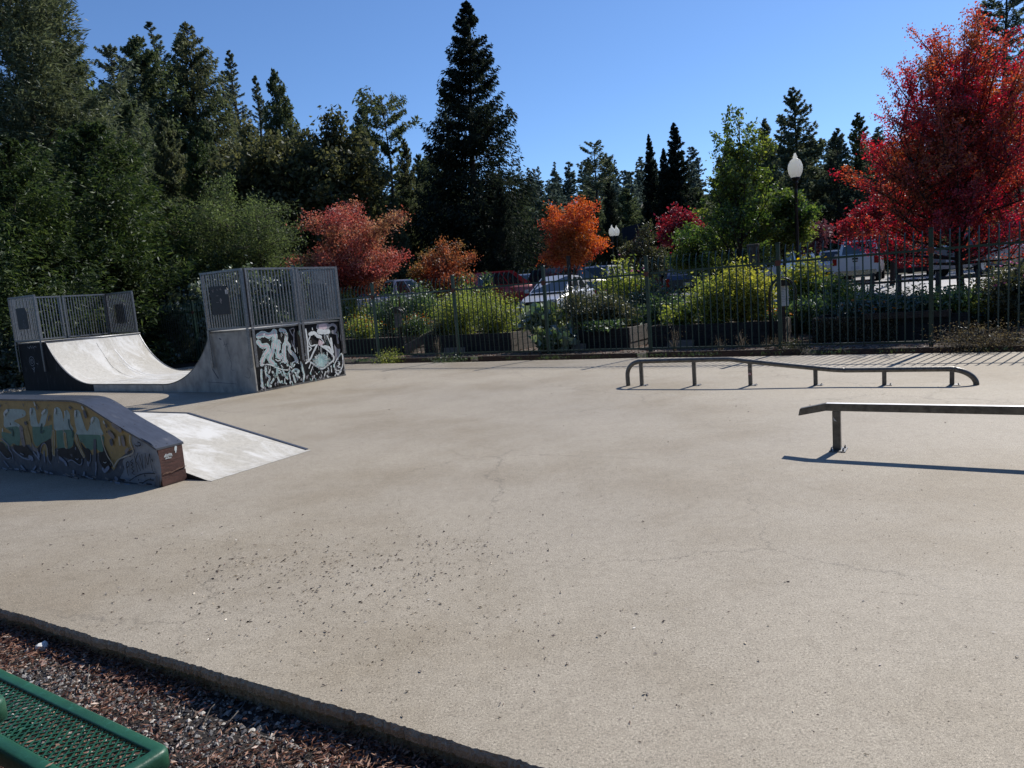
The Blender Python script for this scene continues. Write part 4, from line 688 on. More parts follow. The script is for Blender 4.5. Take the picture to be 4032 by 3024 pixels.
for s in (.02, .5, 1.0, 1.7, 2.3):
    for y in (.02, BWD / 2, BWD - .02):
        z = np.interp(s, [q[0] for q in topp], [q[1] for q in topp]) + t_; mb = MB(); mb.lathe([(.006, 0), (.005, .002), (0, .003)], 8, (-s, y, z)); mb.build('screw', M['rubber'], pl)
# ================================================================ wedge bank beside it
wb = empty('bank_ramp', B0, BRZ, 'low white concrete bank ramp with grey steel edge, lying behind the graffiti ledge', 'skate ramp')
X0, X1, XD, Y0, Y1, ZD = .30, -1.74, -3.1, BWD + .02, 1.607, .39
tp = [(X0, .006), (X1, ZD), (XD, ZD), (-5.2, .006)]
for i in range(3):
    (xa, za), (xb, zb) = tp[i], tp[i + 1]
mb = MB()
for i in range(3):
    (xa, za), (xb, zb) = tp[i], tp[i + 1]; mb.add([(xa, Y0, za), (xa, Y1, za), (xb, Y1, zb), (xb, Y0, zb)], [(0, 1, 2, 3)])
mb.build('riding_surface', M['ramp_white'], wb)
for y0, y1 in ((Y0, Y0 + .02), (Y1 - .02, Y1)):
    mb = MB(); mb.prism([(x, max(0, z - .002)) for x, z in tp] + [(-5.2, 0), (X0, 0)], lambda p: Vector((p[0], y0, p[1])), lambda p: Vector((p[0], y1, p[1]))); mb.build('side_panel', M['bed_wood'], wb)
mb = MB()
for y in (Y1 + .002,):
    for i in range(3):
        (xa, za), (xb, zb) = tp[i], tp[i + 1]; mb.bar((xa, y, za + .004), (xb, y, zb + .004), .035, .01)
mb.build('edge_angle', M['steel_plate'], wb)
mb = MB(); mb.bb(X0 - .004, X0 + .06, Y0, Y1, .001, .005); mb.build('toe_plate', M['ramp_white'], wb)

# ================================================================ round rail
r0 = Vector((1.823, 11.061, 0)); rx = (Vector((5.788, 8.749, 0)) - r0).normalized()
rr = empty('round_rail', r0, math.atan2(rx.y, rx.x), 'low round steel grind rail stepping down from left to right with curved ends', 'grind rail')
tr_ = .034
cp = [(0.0, 0), (-.004, .1), (.0, .2), (.03, .28), (.09, .34), (.17, .371), (.28, .378), (1.0, .384), (1.5, .384), (1.62, .378), (1.75, .36), (2.3, .29), (2.75, .236), (2.95, .214), (3.08, .206), (3.2, .204), (4.25, .204), (4.36, .196), (4.46, .165), (4.54, .11), (4.58, .05), (4.59, 0)]
cps = smooth_pts(cp, 5)
mb = MB(); mb.tube([(a, 0, b) for a, b in cps], tr_, 14); mb.build('tube', M['rail_steel'], rr)
for s in (.225, 1.05, 1.86, 2.73, 3.57, 4.33):
    z = np.interp(s, [c[0] for c in cp[4:]], [c[1] for c in cp[4:]])
    mb = MB(); mb.bb(s - .026, s + .026, -.026, .026, .008, z - .012); pst = mb.build('post', M['rail_steel'], rr, bevel=.004)
    mb = MB(); mb.bb(s - .028, s + .09, -.06, .06, .001, .008); mb.tube([(s + .07, .04, .008), (s + .07, .04, .02)], .007, 6); mb.tube([(s + .07, -.04, .008), (s + .07, -.04, .02)], .007, 6); mb.build('base_plate', M['galv'], pst)
    if abs(s - 1.86) < .01:
        mb = MB(); mb.bb(s - .024, s + .024, -.0285, -.0268, .15, .19); mb.build('sticker', M['tail'], pst)
        mb = MB(); art(mb, [('s', 'w', [(s - .018, .155), (s - .014, .185), (s - .006, .158), (s, .186), (s + .008, .155), (s + .016, .183)], .006)], lambda a, b, o: Vector((a, -.0287 - o, b)), {'w': 0}); mb.build('scribble', M['pink3'], pst)
        mb = MB(); mb.bb(s - .02, s + .02, -.0285, -.0268, .235, .25); mb.build('sticker', M['pinkgrey'], pst)
# ================================================================ square rail
q0 = Vector((2.811, 6.102, 0)); qx = Vector((.841, -.54, 0)).normalized()
sr = empty('square_rail', q0, math.atan2(qx.y, qx.x), 'square steel grind rail with its near end bent down, running off the right edge', 'grind rail')
mb = MB(); tw, tz, hh = .066, .386, .064
sec = [(-.305, .336), (-.085, tz), (3.1, tz), (3.32, .34)]
vs = []
for i, (a, z) in enumerate(sec):
    for y, dz in ((-tw / 2, -hh / 2), (tw / 2, -hh / 2), (tw / 2, hh / 2), (-tw / 2, hh / 2)):
        vs.append((a + (dz * .22 if i in (0,) else -dz * .22 if i == 3 else 0), y, z + dz))
mb.add(vs, [(0, 1, 2, 3), (15, 14, 13, 12)] + [(i * 4 + k, (i + 1) * 4 + k, (i + 1) * 4 + (k + 1) % 4, i * 4 + (k + 1) % 4) for i in range(3) for k in range(4)])
mb.build('bar', M['rail_steel'], sr, bevel=.004)
mb = MB(); mb.bb(-.08, 3.09, -tw / 2 + .006, tw / 2 - .006, tz + hh / 2 - .001, tz + hh / 2 + .0015); mb.build('worn_top_glare', M['rail_glare'], sr)  # worn strip, whitened to put the sun's glare into its colour
for a in (0.0, 1.55, 3.0):
    mb = MB(); mb.bb(a - .032, a + .032, -.032, .032, .009, tz - hh / 2 - .001); po = mb.build('post', M['rail_steel'], sr, bevel=.004)
    mb = MB(); mb.bb(a - .055, a + .075, -.085, .085, .001, .009)
    for u_ in (-.04, .055):
        for v_ in (-.06, .06): mb.tube([(a + u_, v_, .009), (a + u_, v_, .024)], .008, 6); mb.tube([(a + u_, v_, .024), (a + u_ + .002, v_, .038)], .0045, 6)
    mb.build('base_plate', M['galv'], po)
    if a == 0:
        mb = MB(); mb.prism([(-.024, .3), (-.006, .275), (.006, .262), (-.018, .27)], lambda p: Vector((p[0], -.0325, p[1])), lambda p: Vector((p[0], -.0345, p[1]))); mb.build('sticker', M['white_paint'], po)
        mb = MB(); art(mb, [('s', 'w', [(-.006, .24), (.012, .2), (-.012, .215), (.01, .16), (-.01, .12)], .004), ('s', 'w', [(-.015, .235), (.015, .25)], .004)], lambda x, b, o: Vector((x, -.0325 - o, b)), {'w': 0}); mb.build('scratches', M['bed_grey'], po)

# ================================================================ iron fence
fe = empty('picket_fence', fw(0, 0), FRZ, 'dark green iron picket fence with outward curving tops between the pad and the garden', 'fence')
post_w = [(7.46, 12.5), (5.33, 13.9), (3.06, 15.36), (.93, 16.75), (-1.29, 18.2), (-3.59, 19.75)]
pe = [(Vector((x, y, 0)) - F0).dot(FE) for x, y in post_w]
pe = [pe[0] + 2.65 * 2, pe[0] + 2.65] + pe + [pe[-1] - 2.75 * k for k in range(1, 6)]
PT = 2.14
for e in pe:
    mb = MB(); mb.bb(e - .035, e + .035, -.035, .035, -.1, PT - .02); mb.bb(e - .04, e + .04, -.04, .04, PT - .019, PT); po = mb.build('post', M['green_paint'], fe, bevel=.004, seg=1)
    mb = MB(); mb.bb(e - .052, e + .052, -.045, -.0355, 1.70, 1.80); mb.build('bracket', M['rust'], po)
cur = [(0, .16), (0, 1.77), (-.01, 1.86), (-.012, 1.93), (.0, 2.0), (.03, 2.05), (.07, 2.1)]
for a, b in zip(pe[1:], pe[:-1]):
    mb = MB(); mb.bb(a + .036, b - .036, -.018, .018, 1.74, 1.78); mb.bb(a + .036, b - .036, -.018, .018, .13, .17)
    n = max(2, round((b - a) / .136)) - 1
    for i in range(n):
        e = a + (b - a) * (i + 1) / (n + 1)
        mb.tube([(e, y, z) for y, z in cur], [.0135, .0135, .0135, .013, .012, .01, .007], 5, smooth=False)
    mb.build('picket_panel', M['green_paint'], fe)
# half buried boards along the fence foot
for e0, e1, n_o, z1, mt_, lb_ in ((-4.4, -.2, -.28, .07, 'timber', 'long brown board edging the dirt under the middle of the fence'), (-7.6, -4.6, -.3, .06, 'timber', 'short dark board half buried at the fence foot near the half pipe'),
                              (0, 3.1, -.25, .08, 'timber', 'brown board lying under the fence behind the round rail'), (3.4, 7.0, -.27, .06, 'timber', 'weedy dark board at the fence foot on the right')):
    mb = MB(); mb.box((0, 0, 0), (e1 - e0, .045, .14)); o = mb.build('edging_board', M[mt_], None, fw((e0 + e1) / 2, n_o, z1 - .05), bevel=.005); o.rotation_euler = (.05, 0, FRZ + random.uniform(-.01, .01)); tag(o, lb_, 'board')

# ================================================================ picnic table with bench seats
tbx = Vector((.843, -.536, 0)).normalized(); tby = Vector((.536, .843, 0)).normalized()
pt = empty('picnic_table', (tbx * -3.2 + tby * .34) + Vector((0, 0, -.115)), math.atan2(tbx.y, tbx.x), 'green plastic coated metal picnic table with perforated bench seat at the lower left', 'picnic table')
def rrect(x0, x1, y0, y1, r, n=6):
    out = []
    for cx, cy, a in ((x1 - r, y1 - r, 0), (x0 + r, y1 - r, 90), (x0 + r, y0 + r, 180), (x1 - r, y0 + r, 270)):
        for k in range(n + 1): t = R(a + 90 * k / n); out.append((cx + r * math.cos(t), cy + r * math.sin(t)))
    return out
def mesh_top(name, x0, x1, y0, y1, z, fw_, th_):
    outer = rrect(x0, x1, y0, y1, .035); inner = rrect(x0 + fw_, x1 - fw_, y0 + fw_, y1 - fw_, .006)
    outer_b = rrect(x0 + .006, x1 - .006, y0 + .006, y1 - .006, .03); ot = rrect(x0 + .01, x1 - .01, y0 + .01, y1 - .01, .03)
    n = len(outer); mb = MB()
    rings = [(inner, z - .012), (inner, z - .001), (rrect(x0 + fw_ - .006, x1 - fw_ + .006, y0 + fw_ - .006, y1 - fw_ + .006, .01), z + .001), (ot, z + .001), (rrect(x0 + .003, x1 - .003, y0 + .003, y1 - .003, .033), z - .004), (outer, z - .012), (outer, z - th_ + .006), (outer_b, z - th_), (rrect(x0 + .012, x1 - .012, y0 + .012, y1 - .012, .025), z - th_ + .002), (rrect(x0 + .012, x1 - .012, y0 + .012, y1 - .012, .025), z - .015)]
    vs = [(x, y, zz) for rg_, zz in rings for x, y in rg_]
    mb.add(vs, [(i * n + k, i * n + (k + 1) % n, (i + 1) * n + (k + 1) % n, (i + 1) * n + k) for i in range(len(rings) - 1) for k in range(n)] + [((len(rings) - 1) * n + k, (len(rings) - 1) * n + (k + 1) % n, (k + 1) % n, k) for k in range(n)], 0, True)
    fo = mb.build(name, M['bench'], pt)
    mb = MB(); ya, yb = y0 + fw_ - .004, y1 - fw_ + .004; xa, xb = x0 + fw_ - .004, x1 - fw_ + .004
    px, py = .03, .066
    k = 0
    amp = px / 2 - .0012
    nx = int((xb - xa) / px); ny = int((yb - ya) / (py / 2))
    for i in range(nx):
        xc = xa + px * (i + .5)
        for sgn in (1, -1):
            for j in range(ny):
                s0 = sgn * (1 if j % 2 else -1); ya_, yb_ = ya + j * py / 2, min(yb, ya + (j + 1) * py / 2)
                mb.bar((xc + s0 * amp, ya_, z - .009 + .001 * sgn), (xc - s0 * amp, yb_, z - .0085 - .001 * sgn), .0045, .004)
    mb.build('expanded_mesh', M['bench'], fo)
    return fo
ox = -3.2; oy = .34
mesh_top('seat', -1.924 - ox - 1.83, -1.924 - ox, .80 - oy, 1.046 - oy, .49, .042, .06)
mesh_top('seat', -1.924 - ox - 1.83, -1.924 - ox, -.04 - oy - .33, -.04 - oy - .08, .49, .042, .06)
mesh_top('table_top', -2.046 - ox - 1.75, -2.046 - ox, -.04 - oy, .722 - oy, .795, .045, .06)
for x in (-.45, .6):
    mb = MB(); mb.tube([(x, .6, 0), (x, .3, .73), (x, -.3, .73), (x, -.6, 0)], .02, 8); mb.tube([(x, .62, .415), (x, -.62, .415)], .02, 8); mb.build('leg_frame', M['bench'], pt)
for q, (dx, dy, an) in enumerate(((0, 0, .5), (.05, .03, -.4), (.09, -.03, .9))):
    mb = MB(); c = tbx * (-2.35 + dx * 2) + tby * (.86 + dy) + Vector((0, 0, .382)); d_ = Vector((math.cos(an), math.sin(an), 0)) * .012; s2 = Vector((-math.sin(an), math.cos(an), .2)) * .004
    mb.add([c - d_, c + s2, c + d_, c - s2], [(0, 1, 2, 3)])
    tag(mb.build('dry_leaflet', M['wood_raw']), 'tiny orange dry leaflet lying on the green bench mesh', 'leaf', 'orange dry leaflets on the bench')
# ================================================================ plants
def colpt(x, n):                    # ground point on the fence-parallel line at depth n, seen in picture column x
    d = ray(x, 640); dn = d.dot(FN); t = (n + F0.dot(FN)) / dn
    p = d * t; return Vector((p.x, p.y, gz(p.x, p.y)))
def topz(x, y, p):
    return at(x, y, p.y).z
G = {}
def cn(n): return max(30, int(n))
def plant(name, label, p, h, r, mat, lsize, nl, stems=14, shape='bush', flowers=None, seed=0, group=None, cat='plant', asp=.42, stemmat='stem', z0=None):
    rs = np.random.RandomState(seed + 11); root = empty(name, p, 0, label, cat, group)
    S0 = rs.normal(0, r * .18, (stems, 2)); an = rs.uniform(0, 6.28, stems); rad = r * np.sqrt(rs.rand(stems)) * .95
    T = np.stack([rad * np.cos(an), rad * np.sin(an), h * (1 - .45 * (rad / r) ** 2) * rs.uniform(.6, 1.0, stems)], 1)
    if shape == 'spire': T = np.stack([rad * .3 * np.cos(an), rad * .3 * np.sin(an), h * rs.uniform(.6, 1, stems)], 1)
    if shape == 'sprawl': T[:, 2] = h * rs.uniform(.35, 1, stems)
    mb = MB()
    for i in range(stems):
        a = Vector((S0[i, 0], S0[i, 1], 0)); c = Vector(T[i]); mid = a.lerp(c, .5) + Vector((0, 0, h * .08)); q = .004 + .003 * h
        mb.tube([a, mid, c], [q, q * .75, q * .35], 4, cap=False)
    mb.build('stems', M[stemmat], root)
    k = rs.randint(0, stems, nl); lo = .12 if shape != 'feather' else .05
    t = lo + (1 - lo) * rs.rand(nl) ** .75
    A0 = np.stack([S0[k, 0], S0[k, 1], np.zeros(nl)], 1); P = A0 + (T[k] - A0) * t[:, None]; P[:, 2] += h * .16 * t * (1 - t)
    sp = {'bush': .17, 'spire': .10, 'sprawl': .2, 'feather': .2}[shape] * r + .03
    P += rs.normal(0, sp, (nl, 3)) * [1, 1, .7]; P[:, 2] = np.clip(P[:, 2], .01, h * 1.05)
    A = unit(rs.normal(size=(nl, 3)) + [0, 0, .25]); l = lsize * rs.uniform(.6, 1.3, nl)
    np_mesh('foliage', leaves(rs, P, A, l, l * asp, .25), 4, M[mat], root, rnd=rs.rand(nl))
    if flowers:
        for fm, nf, fs in flowers:
            k = rs.randint(0, stems, nf); P = T[k] + rs.normal(0, sp * .9, (nf, 3)) * [1, 1, .45] + [0, 0, .02]
            # small many petalled heads: three crossed hexagon petals
            V = []
            for q in range(3):
                an = rs.uniform(0, 6.28, nf); ti = rs.uniform(-.7, .7, (nf, 2)); s = fs * rs.uniform(.7, 1.2, nf)
                ring = []
                for j in range(6):
                    a = an + j * math.pi / 3; rr_ = s * (1 if j % 2 else .8)
                    x, y = rr_ * np.cos(a), rr_ * np.sin(a); ring.append(P + np.stack([x, y, x * ti[:, 0] + y * ti[:, 1] + q * .004], 1))
                V.append(np.stack(ring, 1).reshape(-1, 3))
            np_mesh('flowers', np.concatenate(V), 6, M[fm], root, rnd=rs.rand(nf * 3))
    return root
M['stem'] = surf('green_brown_stem', (.09, .1, .04), (.06, .05, .03), 20, .8)
M['dry_stem'] = surf('dry_stem', (.3, .25, .18), (.16, .13, .1), 20, .9)
M['lf_green'] = leafmat('leaf_green', [(.03, .06, .018), (.075, .13, .036), (.14, .2, .06)], .4, .08)
M['lf_dark'] = leafmat('leaf_dark', [(.015, .03, .012), (.03, .06, .022), (.055, .09, .035)], .3, .1)
M['lf_lime'] = leafmat('leaf_lime', [(.1, .14, .028), (.21, .26, .05), (.36, .37, .09)], .48, .05)
M['lf_yellow'] = leafmat('leaf_yellow', [(.14, .165, .03), (.28, .29, .055), (.46, .44, .09)], .5, .04)
M['lf_olive'] = leafmat('leaf_olive', [(.035, .045, .018), (.07, .08, .03), (.12, .11, .05)], .35, .06)
M['lf_big'] = leafmat('leaf_squash', [(.04, .075, .03), (.09, .15, .05), (.2, .24, .08)], .4, .16)
M['lf_dry'] = leafmat('leaf_dry', [(.05, .035, .022), (.12, .095, .05), (.2, .17, .09)], .3, .04)
M['fl_orange'] = leafmat('petal_orange', [(.45, .12, .01), (.6, .24, .02)], .3, .03)
M['fl_yellow'] = leafmat('petal_yellow', [(.6, .42, .03), (.7, .55, .06)], .3, .03)
M['fl_red'] = leafmat('petal_red', [(.35, .02, .03), (.5, .06, .05)], .3, .03)
M['fl_pink'] = leafmat('petal_pink', [(.5, .15, .33), (.6, .3, .45)], .35, .03)
M['fl_white'] = leafmat('petal_white', [(.6, .6, .52), (.7, .7, .65)], .3, .03)

# ---- raised beds
def bed(e0, e1, n0, n1, h, label, seed, vine=False):
    c = fw((e0 + e1) / 2, (n0 + n1) / 2); zb = gz(c.x, c.y) - .02
    root = empty('raised_bed', c + Vector((0, 0, zb)), FRZ, label, 'planter', 'raised timber garden beds')
    a, b = (e1 - e0) / 2, (n1 - n0) / 2; rg = random.Random(seed)
    for (x0, x1, y0, y1, nm, mt_) in ((-a, a, -b, -b + .045, 'front_board', 'bed_wood'), (-a, a, b - .045, b, 'back_board', 'bed_wood'), (-a, -a + .045, -b + .046, b - .046, 'end_board', 'bed_wood'), (a - .045, a, -b + .046, b - .046, 'end_board', 'bed_grey')):  # right end painted lighter as sunlit, other boards darker as shaded
        mb = MB(); rows = 3
        for k in range(rows):
            j = rg.uniform(-.006, .006); z0 = h * k / rows + .003; z1 = h * (k + 1) / rows - .004
            if x1 - x0 > y1 - y0: mb.bb(x0, x1, y0 + j, y1 + j, z0, z1)
            else: mb.bb(x0 + j, x1 + j, y0, y1, z0, z1)
        mb.build(nm, M[mt_], root)
    mb = MB()
    nx, ny = 24, 10
    for j in range(ny + 1):
        for i in range(nx + 1): mb.v.append((-a + .05 + (2 * a - .1) * i / nx, -b + .05 + (2 * b - .1) * j / ny, h - .07 + rg.uniform(-.02, .03)))
    for j in range(ny):
        for i in range(nx): q = j * (nx + 1) + i; mb.f.append((q, q + 1, q + nx + 2, q + nx + 1)); mb.m.append(0); mb.sm.append(False)
    mb.build('soil', M['soil'], root)
    return root
BH = .55
bed(-12.4, -8.24, 1.36, 2.7, BH, 'dark timber raised bed of marigolds just right of the half pipe', 1)
bed(-7.5, -4.49, 1.40, 2.75, BH, 'long dark raised bed holding the feathery light green bush', 2)
bed(-3.1, -1.09, 1.42, 2.75, BH, 'dark raised bed beside the squash vine, left end of the round rail in front', 3)
bed(-.61, 2.32, 1.6, 2.95, BH, 'dark raised bed under the tall yellow green bush', 4)
bed(2.98, 5.83, 1.75, 3.1, BH, 'wide dark raised bed with a brown cap board, below the red maple', 5)
bed(6.9, 9.8, 1.75, 3.1, BH, 'raised bed at the far right holding the pink cosmos', 6)
for i, (a, b) in enumerate(((-12, -9), (-8, -5), (-3.9, -.9), (.3, 3.0), (4.0, 7.0), (7.9, 10.6))):
    bed(a, b, 4.3, 5.6, .5, ('second row planter behind the marigold bed', 'second row planter behind the feathery bush', 'second row planter behind the squash', 'second row planter behind the yellow green bush', 'second row planter behind the capped bed', 'second row planter at the far right of the garden')[i], 20 + i)
mb = MB(); mb.box((0, 0, 0), (1.55, .05, .13)); o = mb.build('cap_board', M['timber'], None, fw(4.75, 1.70, BH - .02), bevel=.004); o.rotation_euler = (0, .0, FRZ); tag(o, 'reddish brown plank along the rim of the wide bed below the red maple', 'board')
for (e, n_, w_, l_) in ((-2.3, 1.05, .4, 'tan cardboard scrap lying behind the fence left of the round rail'), (.25, 1.2, .62, 'grey tan flat panel leaning on the bed behind the round rail'), (-6.1, 1.0, .7, 'pale plank lying at the foot of the long bed')):
    mb = MB(); mb.box((0, 0, 0), (w_, .02, .2)); o = mb.build('flat_board', M['bed_grey'], None, fw(e, n_, .11), bevel=.002); o.rotation_euler = (-.3, 0, FRZ + .05); tag(o, l_, 'board')
# sloping loose boards between the first two beds
mb = MB(); mb.box((0, 0, 0), (1.3, .04, .26)); o = mb.build('flat_board', M['bed_grey'], None, fw(-7.95, 1.9, .38), bevel=.003); o.rotation_euler = (0, -.33, FRZ + 1.25); tag(o, 'grey board sloping up between the marigold bed and the long bed', 'board')

def pl(kind, label, x, ytop, n, r, mat, ls, nl, base=BH - .06, **kw):
    p = colpt(x, n); zt = topz(x, ytop, p); p.z += base; h = max(.2, zt - p.z)
    return plant(kind, label, p, h, r, mat, ls, cn(nl), seed=int(x * 7 + n * 13), **kw)
pl('marigold_bush', 'orange marigold bush beside the half pipe end, left of the grey sign', 775, 678, 2.0, .62, 'lf_lime', .035, 3600, stems=40, flowers=[('fl_orange', 80, .026)])
pl('marigold_bush', 'orange marigold bush to the right of the left garden sign', 884, 674, 2.0, .6, 'lf_green', .035, 3400, stems=40, flowers=[('fl_orange', 110, .028)])
pl('flowering_plant', 'tall yellow flowered plant behind the marigolds near the half pipe', 760, 612, 4.9, .6, 'lf_lime', .05, 2200, flowers=[('fl_yellow', 26, .05)])
pl('tall_bush', 'dark green bush behind the left garden sign', 838, 618, 4.8, .8, 'lf_green', .05, 4200, stems=26)
pl('tall_bush', 'leafy green bush with small white blooms between two fence posts', 905, 606, 4.7, .9, 'lf_green', .05, 5200, stems=26, flowers=[('fl_white', 30, .03)])
pl('feathery_bush', 'feathery light green bush, left of the spiky amaranth', 985, 614, 2.1, .85, 'lf_lime', .034, 8500, stems=44, shape='feather')
pl('feathery_bush', 'feathery olive bush right of the spiky amaranth', 1065, 618, 2.1, .8, 'lf_lime', .034, 8500, stems=44, shape='feather')
pl('low_plant', 'small bronze bush left of the big squash leaves', 945, 690, 1.9, .4, 'lf_olive', .035, 1300)
pl('amaranth', 'tall spiky dark amaranth rising above the fence', 1052, 578, 4.8, .42, 'lf_green', .06, 1500, shape='spire', stems=7)
pl('dahlia', 'red flowered dahlia just left of the spiky amaranth', 1016, 590, 4.9, .7, 'lf_green', .05, 3000, flowers=[('fl_red', 26, .035)])
pl('squash_vine', 'big leaved squash vine sprawling over the bed corner behind a fence post', 1165, 660, 1.75, .62, 'lf_big', .12, 420, stems=26, shape='sprawl', asp=.75)
pl('squash_vine', 'large grey green squash leaves drooping down to the ground by the fence', 1190, 706, 1.05, .5, 'lf_big', .12, 240, stems=20, shape='sprawl', asp=.75, base=0)
pl('tangled_bush', 'brown green tangled bush in front of the silver car', 1262, 618, 2.2, .8, 'lf_olive', .04, 5600, stems=30)
pl('tangled_bush', 'dull green bush below the dark roof rack car', 1320, 632, 2.3, .62, 'lf_olive', .04, 3600, stems=24)
pl('ground_creeper', 'pale leaved creeper over the bed rim behind the left end of the round rail', 1300, 708, 1.7, .55, 'lf_green', .05, 1500, stems=20, shape='sprawl', flowers=[('fl_white', 16, .03)])
pl('tall_dahlia', 'tall fresh green dahlia bush reaching above the fence in the middle', 1352, 543, 5.0, .8, 'lf_lime', .055, 4400, stems=22, flowers=[('fl_pink', 8, .04)])
pl('tall_bush', 'dark bush dotted with red blooms right of the tall dahlia', 1412, 604, 4.8, .85, 'lf_dark', .05, 5000, stems=24, flowers=[('fl_red', 16, .04)])
pl('leafy_plant', 'light green broad leaved plant at the left foot of the yellow bush', 1462, 660, 2.2, .55, 'lf_lime', .06, 1500, stems=18)
pl('yellow_bush', 'bright yellow green bush, left of three behind the round rail', 1540, 590, 2.4, .76, 'lf_lime', .045, 5600, stems=34)
pl('yellow_bush', 'tallest bright yellow bush behind the fence', 1600, 556, 2.5, .7, 'lf_yellow', .045, 6800, stems=34)
pl('yellow_bush', 'yellow bush just left of the white notice on its post', 1640, 580, 2.3, .42, 'lf_yellow', .045, 4000, stems=28)
pl('marigold_bush', 'small marigold clump under the white notice', 1672, 664, 1.9, .25, 'lf_green', .035, 500, flowers=[('fl_orange', 30, .028)])
pl('sunflower_clump', 'clump of yellow sunflowers behind the white notice', 1738, 546, 5.0, .8, 'lf_lime', .05, 4600, stems=26, flowers=[('fl_yellow', 44, .055)])
pl('tall_bush', 'mid green bush right of the sunflowers, below the white pickup', 1790, 588, 4.8, .75, 'lf_green', .05, 3800, stems=22)
pl('tall_bush', 'slim green bush right of the white notice', 1745, 640, 2.6, .4, 'lf_green', .045, 1500)
pl('low_plant', 'dark low plants with orange blooms at the left of the capped bed', 1850, 655, 2.3, .6, 'lf_dark', .04, 2600, flowers=[('fl_orange', 30, .03)])
pl('low_plant', 'dark low plants dotted yellow in the middle of the capped bed', 1912, 650, 2.3, .6, 'lf_dark', .04, 2800, flowers=[('fl_yellow', 18, .03), ('fl_orange', 24, .03)])
pl('low_plant', 'dense dark foliage left of the thick right fence post', 1968, 640, 2.4, .55, 'lf_dark', .04, 2600)
pl('green_bush', 'fresh green bush at the right end of the capped bed', 2055, 622, 2.4, .58, 'lf_green', .045, 3400, stems=24)
pl('green_bush', 'olive bush spilling over the bed corner below the pink flowers', 2090, 640, 2.3, .35, 'lf_lime', .045, 1200)
pl('cosmos_bush', 'feathery cosmos bush with pink flowers at the far right', 2185, 570, 2.4, .7, 'lf_olive', .04, 5600, stems=40, shape='feather', flowers=[('fl_pink', 26, .038)])
pl('cosmos_bush', 'feathery green cosmos at the right picture edge', 2235, 560, 2.6, .7, 'lf_olive', .04, 4400, stems=34, shape='feather', flowers=[('fl_pink', 10, .038)])
pl('dry_brush', 'dry tan brush pile at the fence foot on the right', 2112, 700, -.12, .75, 'lf_dry', .022, 3400, base=0, stems=90, stemmat='dry_stem')
pl('dry_brush', 'low dry weeds at the fence foot near the right edge', 2185, 720, -.1, .45, 'lf_dry', .02, 900, base=0, stems=50, stemmat='dry_stem')
pl('weed_clump', 'green weeds at the fence foot right of the half pipe', 828, 752, -.42, .42, 'lf_lime', .022, 1500, base=0, stems=50)
pl('weed_clump', 'small grey weeds at the fence foot behind the round rail', 1712, 728, -.1, .3, 'lf_olive', .02, 700, base=0, stems=40)
pl('weed_clump', 'low grass tuft at the pad edge before the long bed', 960, 766, -.55, .5, 'lf_green', .02, 900, base=0, stems=60)
for x, yt, lb_ in ((1452, 690, 'leafless tan weed stalk left of the yellow bush'), (1600, 706, 'leafless tan weed stalk below the tallest yellow bush'), (1678, 715, 'short dry stalk right beside the fence post below the notice'), (1550, 715, 'thin dry stalk between two tan weeds'), (935, 718, 'thin dry stalk before the long dark bed'), (1655, 720, 'bushy leafless stalk left of the fence post below the notice')):
    pl('dry_stalk', lb_, x, yt, .05, .16, 'lf_dry', .012, 160, base=0, stems=16, stemmat='dry_stem')
# grass and ground cover on the soil strip, ivy hanging on the capped bed
n = 9000; e = rs.uniform(-10, 12, n); nn = rs.normal(-.25, .14, n); ok = (nn > -.55) & (np.sin(e * 2.1) + np.sin(e * 5.3 + 1) + rs.normal(0, .7, n) > .2); e, nn = e[ok], nn[ok]; n = len(e)
P = np.stack([F0.x + FE.x * e + FN.x * nn, F0.y + FE.y * e + FN.y * nn, .02 + .05 * rs.rand(n)], 1)
tag(np_mesh('grass', leaves(rs, P, unit(rs.normal(0, .5, (n, 3)) + [0, 0, .8]), rs.uniform(.015, .06, n), .004), 4, M['lf_green'], rnd=rs.rand(n)), 'patchy low grass and weeds along the foot of the iron fence', 'grass', kind='stuff')
n = 4200; e = rs.uniform(3.0, 4.6, n); z = BH - .02 - .5 * rs.rand(n) ** 1.2
P = np.stack([F0.x + FE.x * e + FN.x * (1.72 + .04 * rs.normal(size=n)), F0.y + FE.y * e + FN.y * (1.72 + .04 * rs.normal(size=n)), z], 1)
tag(np_mesh('hanging_creeper', leaves(rs, P, unit(rs.normal(0, .5, (n, 3)) + [0, 0, -.6]), rs.uniform(.012, .03, n), .009), 4, M['lf_dry'], rnd=rs.rand(n)), 'dry creeper hanging over the front of the capped bed', 'creeper', kind='stuff')
n = 16000; e = rs.uniform(-11, 13, n); nn = rs.uniform(.35, 8, n)
P = np.stack([F0.x + FE.x * e + FN.x * nn, F0.y + FE.y * e + FN.y * nn, np.zeros(n)], 1); P[:, 2] = [gz(a, b) + .02 for a, b in P[:, :2]]
tag(np_mesh('bark_mulch', leaves(rs, P, unit(rs.normal(size=(n, 3)) * [1, 1, .25]), rs.uniform(.015, .05, n), .012, .3), 4, M['chip'], rnd=rs.rand(n)), 'bark mulch and dead leaves on the garden paths', 'mulch', kind='stuff')
n = 12000; s = rs.uniform(-16, -9.45, n); d = rs.uniform(-3, 5, n); X = P0.x + PX.x * s + PY.x * d; Y = P0.y + PX.y * s + PY.y * d
P = np.stack([X, Y, np.full(n, -.07)], 1)
tag(np_mesh('pale_gravel', leaves(rs, P, unit(rs.normal(size=(n, 3)) * [1, 1, .4]), rs.uniform(.02, .05, n), .022, .5), 4, M['st2'], rnd=rs.rand(n)), 'pale gravel at the left end of the half pipe', 'gravel', kind='stuff')

